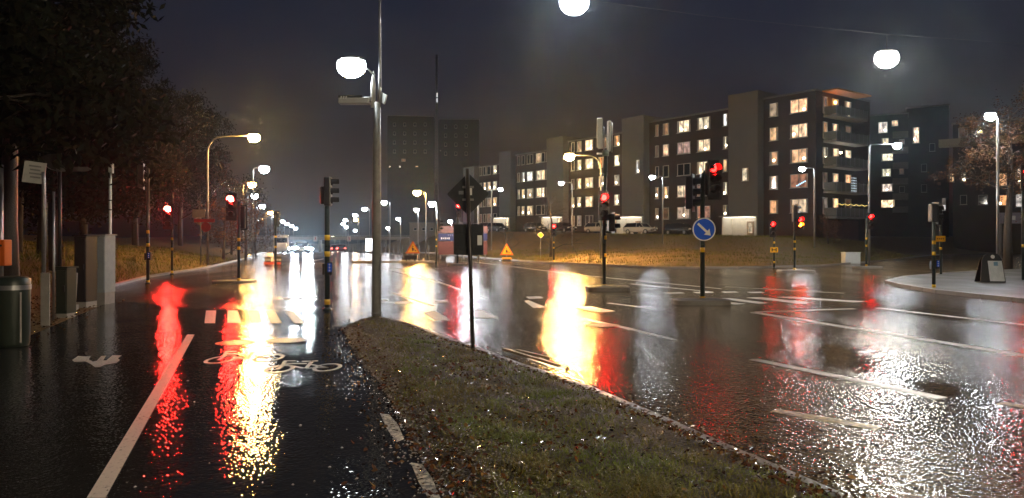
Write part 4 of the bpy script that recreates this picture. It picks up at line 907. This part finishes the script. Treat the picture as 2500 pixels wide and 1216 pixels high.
# ------------------------------------------------------------------ cars
def carmat(name, c): return mat(name, c, .25, var=.05, coat=.8, spec=.6)
def car(loc, rz, paint, label, group, on=False, tail=False, L=4.5, Wd=1.8, Hh=1.5, suv=True):
    t = empty('parked_car' if not on else 'oncoming_car', loc, rz); tag(t, label, 'car', group)
    hw = Wd/2
    def sec(x, zt, w, zb=.28):
        return [Vector((x, s*w2, z)) for s, w2, z in ((-1,w*.93,zb),(-1,w,zb+.18),(-1,w,zt-.2),(-1,w*.93,zt-.04),(-1,w*.7,zt),(1,w*.7,zt),(1,w*.93,zt-.04),(1,w,zt-.2),(1,w,zb+.18),(1,w*.93,zb))]
    h = L/2
    body = MB().loft([sec(-h,.72,hw*.86,.42), sec(-h+.12,.92,hw*.95,.34), sec(-h+.6,.98,hw,.28), sec(0,.98,hw,.26), sec(h-1.2,.96,hw,.26), sec(h-.5,.86,hw*.97,.28), sec(h-.1,.74,hw*.88,.34), sec(h,.6,hw*.8,.4)]).build('body', paint, t)
    def cab(x, z, w): return [Vector((x,-w,z)), Vector((x,w,z))]
    gl = MB()
    zb, zt = .93, Hh-.05; xs_ = (-h+.1, -h+.55, -.1, .75, h-1.15); 
    rw, bw = hw*.72, hw*.92
    prof = [(-h+.12,zb),(-h+.5,zt-.02),(.45,zt),(h-1.2,zb)]
    A = [Vector((x,-(bw if z == zb else rw),z)) for x, z in prof]; B = [Vector((x,(bw if z == zb else rw),z)) for x, z in prof]
    gl.add(A+B, [(0,1,2,3),(7,6,5,4),(0,4,5,1),(1,5,6,2),(2,6,7,3)]); gl.build('windows', M_GLASS, t)
    rf = MB(); rf.loft([[Vector((x,-rw-.02,zt-.05)),Vector((x,-rw*.8,z)),Vector((x,rw*.8,z)),Vector((x,rw+.02,zt-.05))] for x, z in ((-h+.45,zt+.0),(-.6,zt+.06),(.1,zt+.05),(.5,zt-.0))]); rf.build('roof', paint, t)
    for s in (-1, 1):
        for (x0, z0), (x1, z1) in (((-h+.12,zb),(-h+.5,zt)), ((-.1,zb),(-.15,zt)), ((h-1.2,zb),(.45,zt))):
            MB().tube([(x0,s*(bw+.005),z0), (x1,s*(rw+.012),z1)], .045, 6).build('pillar', paint, t)
    for sx in (-h+.85, h-.85):
        for s in (-1, 1):
            w = MB().tube([(sx,s*(hw-.2),.33), (sx,s*(hw+.01),.33)], .33, 18).build('wheel', M_RUBBER, t)
            MB().tube([(sx,s*(hw),.33), (sx,s*(hw+.022),.33)], .2, 14).build('rim', M_STEEL, w)
    for s in (-1, 1):
        MB().ball((h-.16,s*hw*.68,.7), (.12,.24,.13), 12, 6).build('headlight', emit('headlamp', (.8,.92,1), 2600) if on else mat('headlight_glass', (.6,.62,.62), .1), t)
        MB().ball((-h+.06,s*hw*.78,.82), (.08,.14,.12), 10, 6).build('tail_light', emit('taillamp', (1,.05,.03), 25) if tail else mat('tail_glass', (.2,.01,.01), .15), t)
        MB().box((.55,s*(hw+.07),1.0), (.12,.16,.12)).build('mirror', paint, t, .03)
    MB().box((h+.005,0,.5), (.03,.52,.12)).build('number_plate', M_WHITE, t)
    MB().box((h-.02,0,.6), (.05,.8,.1)).build('grille', M_BLACK, t)
    return t
SIL = carmat('car_silver', (.42,.4,.36)); BLK = carmat('car_black', (.02,.02,.022)); WHT = carmat('car_white', (.6,.6,.58)); GRY = carmat('car_grey', (.14,.14,.14)); DRD = carmat('car_darkred', (.12,.02,.02))
fdir = math.atan2(-FE.y, -FE.x)
for px, paint, lab, tl in ((1545,SIL,'silver estate car parked before the middle entrance tower',0), (1645,SIL,'beige silver car parked left of the blue arrow sign',0), (1745,BLK,'black car parked right behind the blue arrow sign',0), (1455,BLK,'dark car parked just behind the antenna signal pole',0), (1385,BLK,'low dark car with a bright bonnet near the small red signal',0), (1290,GRY,'grey car parked behind the bare tree',0), (1235,WHT,'white car parked below the second stair tower from the left',0), (1185,WHT,'white car half hidden right of the diamond sign back',0)):
    s = FS(px); p = P0+FE*s+FN*6.5; 
    car((p.x, p.y, tz(p.x, p.y)), fdir+(.12 if px in (1545,1645) else -.1), paint, lab, 'cars parked before the apartment block')
rdir = math.atan2(-.964, .2656)
for px, py, lab in ((737,620,'nearest oncoming car with blinding headlights on the far road'), (706,615,'oncoming car with headlights on, left of the nearest one'), (752,610,'oncoming car with headlights on, behind the nearest one')):
    g = G(px, py); car((g.x, g.y, float(dip(g.y))), rdir, GRY, lab, 'oncoming cars with headlights', True)
for px, py, lab in ((832,609,'departing car with red tail lights beyond the fence'), (818,607,'farther departing car with red tail lights')):
    g = G(px, py); t = car((g.x, g.y, float(dip(g.y))), rdir+PI, DRD, lab, 'departing cars', False, True)
# white van parked at the far left roadside
g = G(687, 618); t = empty('white_van', (g.x, g.y, float(dip(g.y))), rdir); tag(t, 'white box van left of the oncoming cars', 'van')
MB().box((-.4,0,1.35), (4.2,1.9,2.1)).build('body', WHT, t, .08); MB().loft([[Vector((1.7,-.9,.35)),Vector((1.7,.9,.35)),Vector((1.7,.8,2.2)),Vector((1.7,-.8,2.2))],[Vector((2.9,-.85,.4)),Vector((2.9,.85,.4)),Vector((2.5,.7,1.2)),Vector((2.5,-.7,1.2))]]).build('cab', WHT, t)
for sx in (-1.6, 1.8):
    for s in (-1, 1): MB().tube([(sx,s*.72,.36), (sx,s*.94,.36)], .36, 16).build('wheel', M_RUBBER, t)
for s in (-1, 1): MB().box((2.88,s*.62,.8), (.06,.25,.16)).build('headlight', M_WHITE, t)
MB().box((2.3,0,1.62), (.3,1.5,.7), M=Matrix.Rotation(.5,3,'Y')).build('windscreen', M_GLASS, t)
# white box and grit bin on the lawn at right
g = at(2077, 600, 52); t = empty('white_crate', (g.x, g.y, tz(g.x, g.y))); tag(t, 'white box standing on the lawn below the corner balconies', 'box')
MB().box((0,0,.4), (1.05,.7,.75)).build('body', M_WHITE, t, .03); MB().box((0,0,.8), (1.1,.75,.06)).build('lid', M_WHITE, t, .02)

# ------------------------------------------------------------------ trees
def tree(loc, H, label, spread=1.0, trunk_r=.16, seed=1, name='bare_tree', droop=0, dens=1, leaves=0, low=.25):
    rd = random.Random(seed); t = empty(name, loc); tag(t, label, 'tree')
    tk = MB(); cr = MB(); tips = []
    top = Vector((rd.uniform(-.4,.4), rd.uniform(-.4,.4), H*.9))
    P = [Vector((0,0,-.2)), Vector((rd.uniform(-.1,.1),0,H*.2)), Vector((rd.uniform(-.2,.2),rd.uniform(-.2,.2),H*.5)), top]
    tk.tube(P, [trunk_r*1.25, trunk_r, trunk_r*.7, trunk_r*.15], 9); tk.build('trunk', M_BARK, t)
    def grow(p, d, L, r, lev):
        pts = [p]; k = 5 if lev < 2 else 4
        for i in range(k):
            d = (d + Vector((rd.gauss(0,.16), rd.gauss(0,.16), rd.gauss(0,.12)-droop*(.12+.1*lev)*i/k))).normalized(); pts.append(pts[-1]+d*L/k)
        cr.tube(pts, [r*(1-.75*i/k) for i in range(k+1)], 5 if lev < 2 else 3, False)
        if lev < 3:
            for i in range(int((5 if lev == 0 else 4)*dens)):
                f = rd.uniform(.3, 1); q = pts[min(k, int(f*k))]
                dd = (d*.7 + Vector((rd.gauss(0,.6), rd.gauss(0,.6), rd.gauss(.05,.35)))).normalized(); grow(q, dd, L*rd.uniform(.4,.62), r*.45, lev+1)
        else: tips.append((pts[-1], d))
        if lev >= 2: tips.append((pts[-1], d)); tips.append((pts[2], d))
    for i in range(int(11*dens)):
        f = low+(1-low)*i/(11*dens); z = H*.88*f; a = i*2.4+rd.uniform(-.4,.4)
        grow(Vector((0,0,z)), Vector((math.cos(a), math.sin(a), .45-.2*droop)).normalized(), H*.36*spread*(1.15-.7*f), trunk_r*.42*(1.1-.7*f), 0)
    cr.build('crown', M_TWIG, t)
    if leaves:
        lf = MB()
        for p, d in tips:
            for j in range(leaves):
                sg = .38 if leaves > 4 else .16; q = p+Vector((rd.gauss(0,sg), rd.gauss(0,sg), rd.gauss(0,sg))); u = Vector((rd.gauss(0,1),rd.gauss(0,1),rd.gauss(0,1))).normalized()*.07*(2.2 if leaves > 4 else 1); v = u.orthogonal().normalized()*.045*(1.3 if leaves > 4 else 1)
                lf.add([q-u, q+v, q+u, q-v], [(0,1,2,3)])
        lf.build('leaves', M_LEAF if leaves < 5 else leafmat('needles_%d' % seed, [(.005,.008,.003),(.008,.01,.004),(.008,.007,.003)], .7, .08), t)
    return t
def gz(x, y): return (x, y, tz(x, y))
tree(gz(-13.5,20), 11, 'big dark tree with drooping twigs over the cabinets', 1.0, .22, 3, 'overhanging_tree', .5, 1.1, 6, .45)
tree(gz(-11.5,14), 9.5, 'dark tree trunk at the left picture edge', 1.0, .18, 5, 'roadside_tree', .4, 1.0, 6, .45)
tree(gz(-19,31), 11, 'dark tree behind the leftmost signal pole', .6, .2, 8, 'roadside_tree', .3, 1.0, 7, .3)
tree(gz(-24,38), 12, 'dark tree on the slope left of the direction signs', 1.0, .2, 11, 'slope_tree', .3, 1.0, 7, .25)
for px, Y, H, sd, lab in ((330,64,17,51,'tall dark tree behind the brightest red signal'), (440,82,17,53,'tall dark tree just left of the curved lamp post'), (205,52,17,57,'tall dark tree above the grey cabinet'), (40,36,15,59,'tall dark tree above the info sign')):
    p = at(px, 588, Y); tree(gz(p.x, Y), H, lab, .85 if Y < 40 else 1.1, .22, sd, 'dark_tree', .2, 1.0, 7, .2)
for i, (px, Y, H) in enumerate(((545,58,5.5), (600,64,6), (625,78,7.5), (565,72,8))):
    p = at(px, 588, Y); tree(gz(p.x, Y), H, ('bushy bare tree right of the tall curved lamp post', 'thin bare tree behind the second red signal', 'bare tree by the left road edge before the bridge', 'taller bare tree behind the bushy one on the slope')[i], 1.1, .1, 20+i, 'bare_tree', 0, .8, 1, .08)
p = at(1345, 588, 66); tree(gz(p.x, 66), 6.2, 'bare tree on the bank in front of the apartment block', 1.3, .11, 31, 'bank_tree', 0, 1.1, 0, .1)
p = at(1235, 588, 80); tree(gz(p.x, 80), 4.5, 'small bare tree by the parked white cars', 1.2, .08, 33, 'bank_tree', 0, .8, 0, .1)
p = at(2462, 588, 43); tree(gz(p.x, 43), 10.5, 'tree with orange lit leaves at the right edge', 1.1, .2, 41, 'edge_tree', .2, 1.0, 3, .45)
p = at(2010, 588, 74); tree(gz(p.x+.5, 74), 3.5, 'low shrub below the corner balconies', 1.3, .06, 45, 'lawn_shrub', 0, .7, 2, .05)

# ------------------------------------------------------------------ haze (rain-filled air)
hz = MB().box((0, 235, 38), (640, 530, 96)).build('haze', None); stuff(hz, 'thin rainy night haze filling the whole street', 'haze')
m = bpy.data.materials.new('haze'); m.use_nodes = True; n = m.node_tree.nodes; n.clear()
pvn = n.new('ShaderNodeVolumePrincipled'); pvn.inputs['Color'].default_value = (.7,.84,1,1); pvn.inputs['Density'].default_value = .00055; pvn.inputs['Anisotropy'].default_value = .86
oo = n.new('ShaderNodeOutputMaterial'); m.node_tree.links.new(pvn.outputs[0], oo.inputs['Volume']); hz.data.materials.append(m)
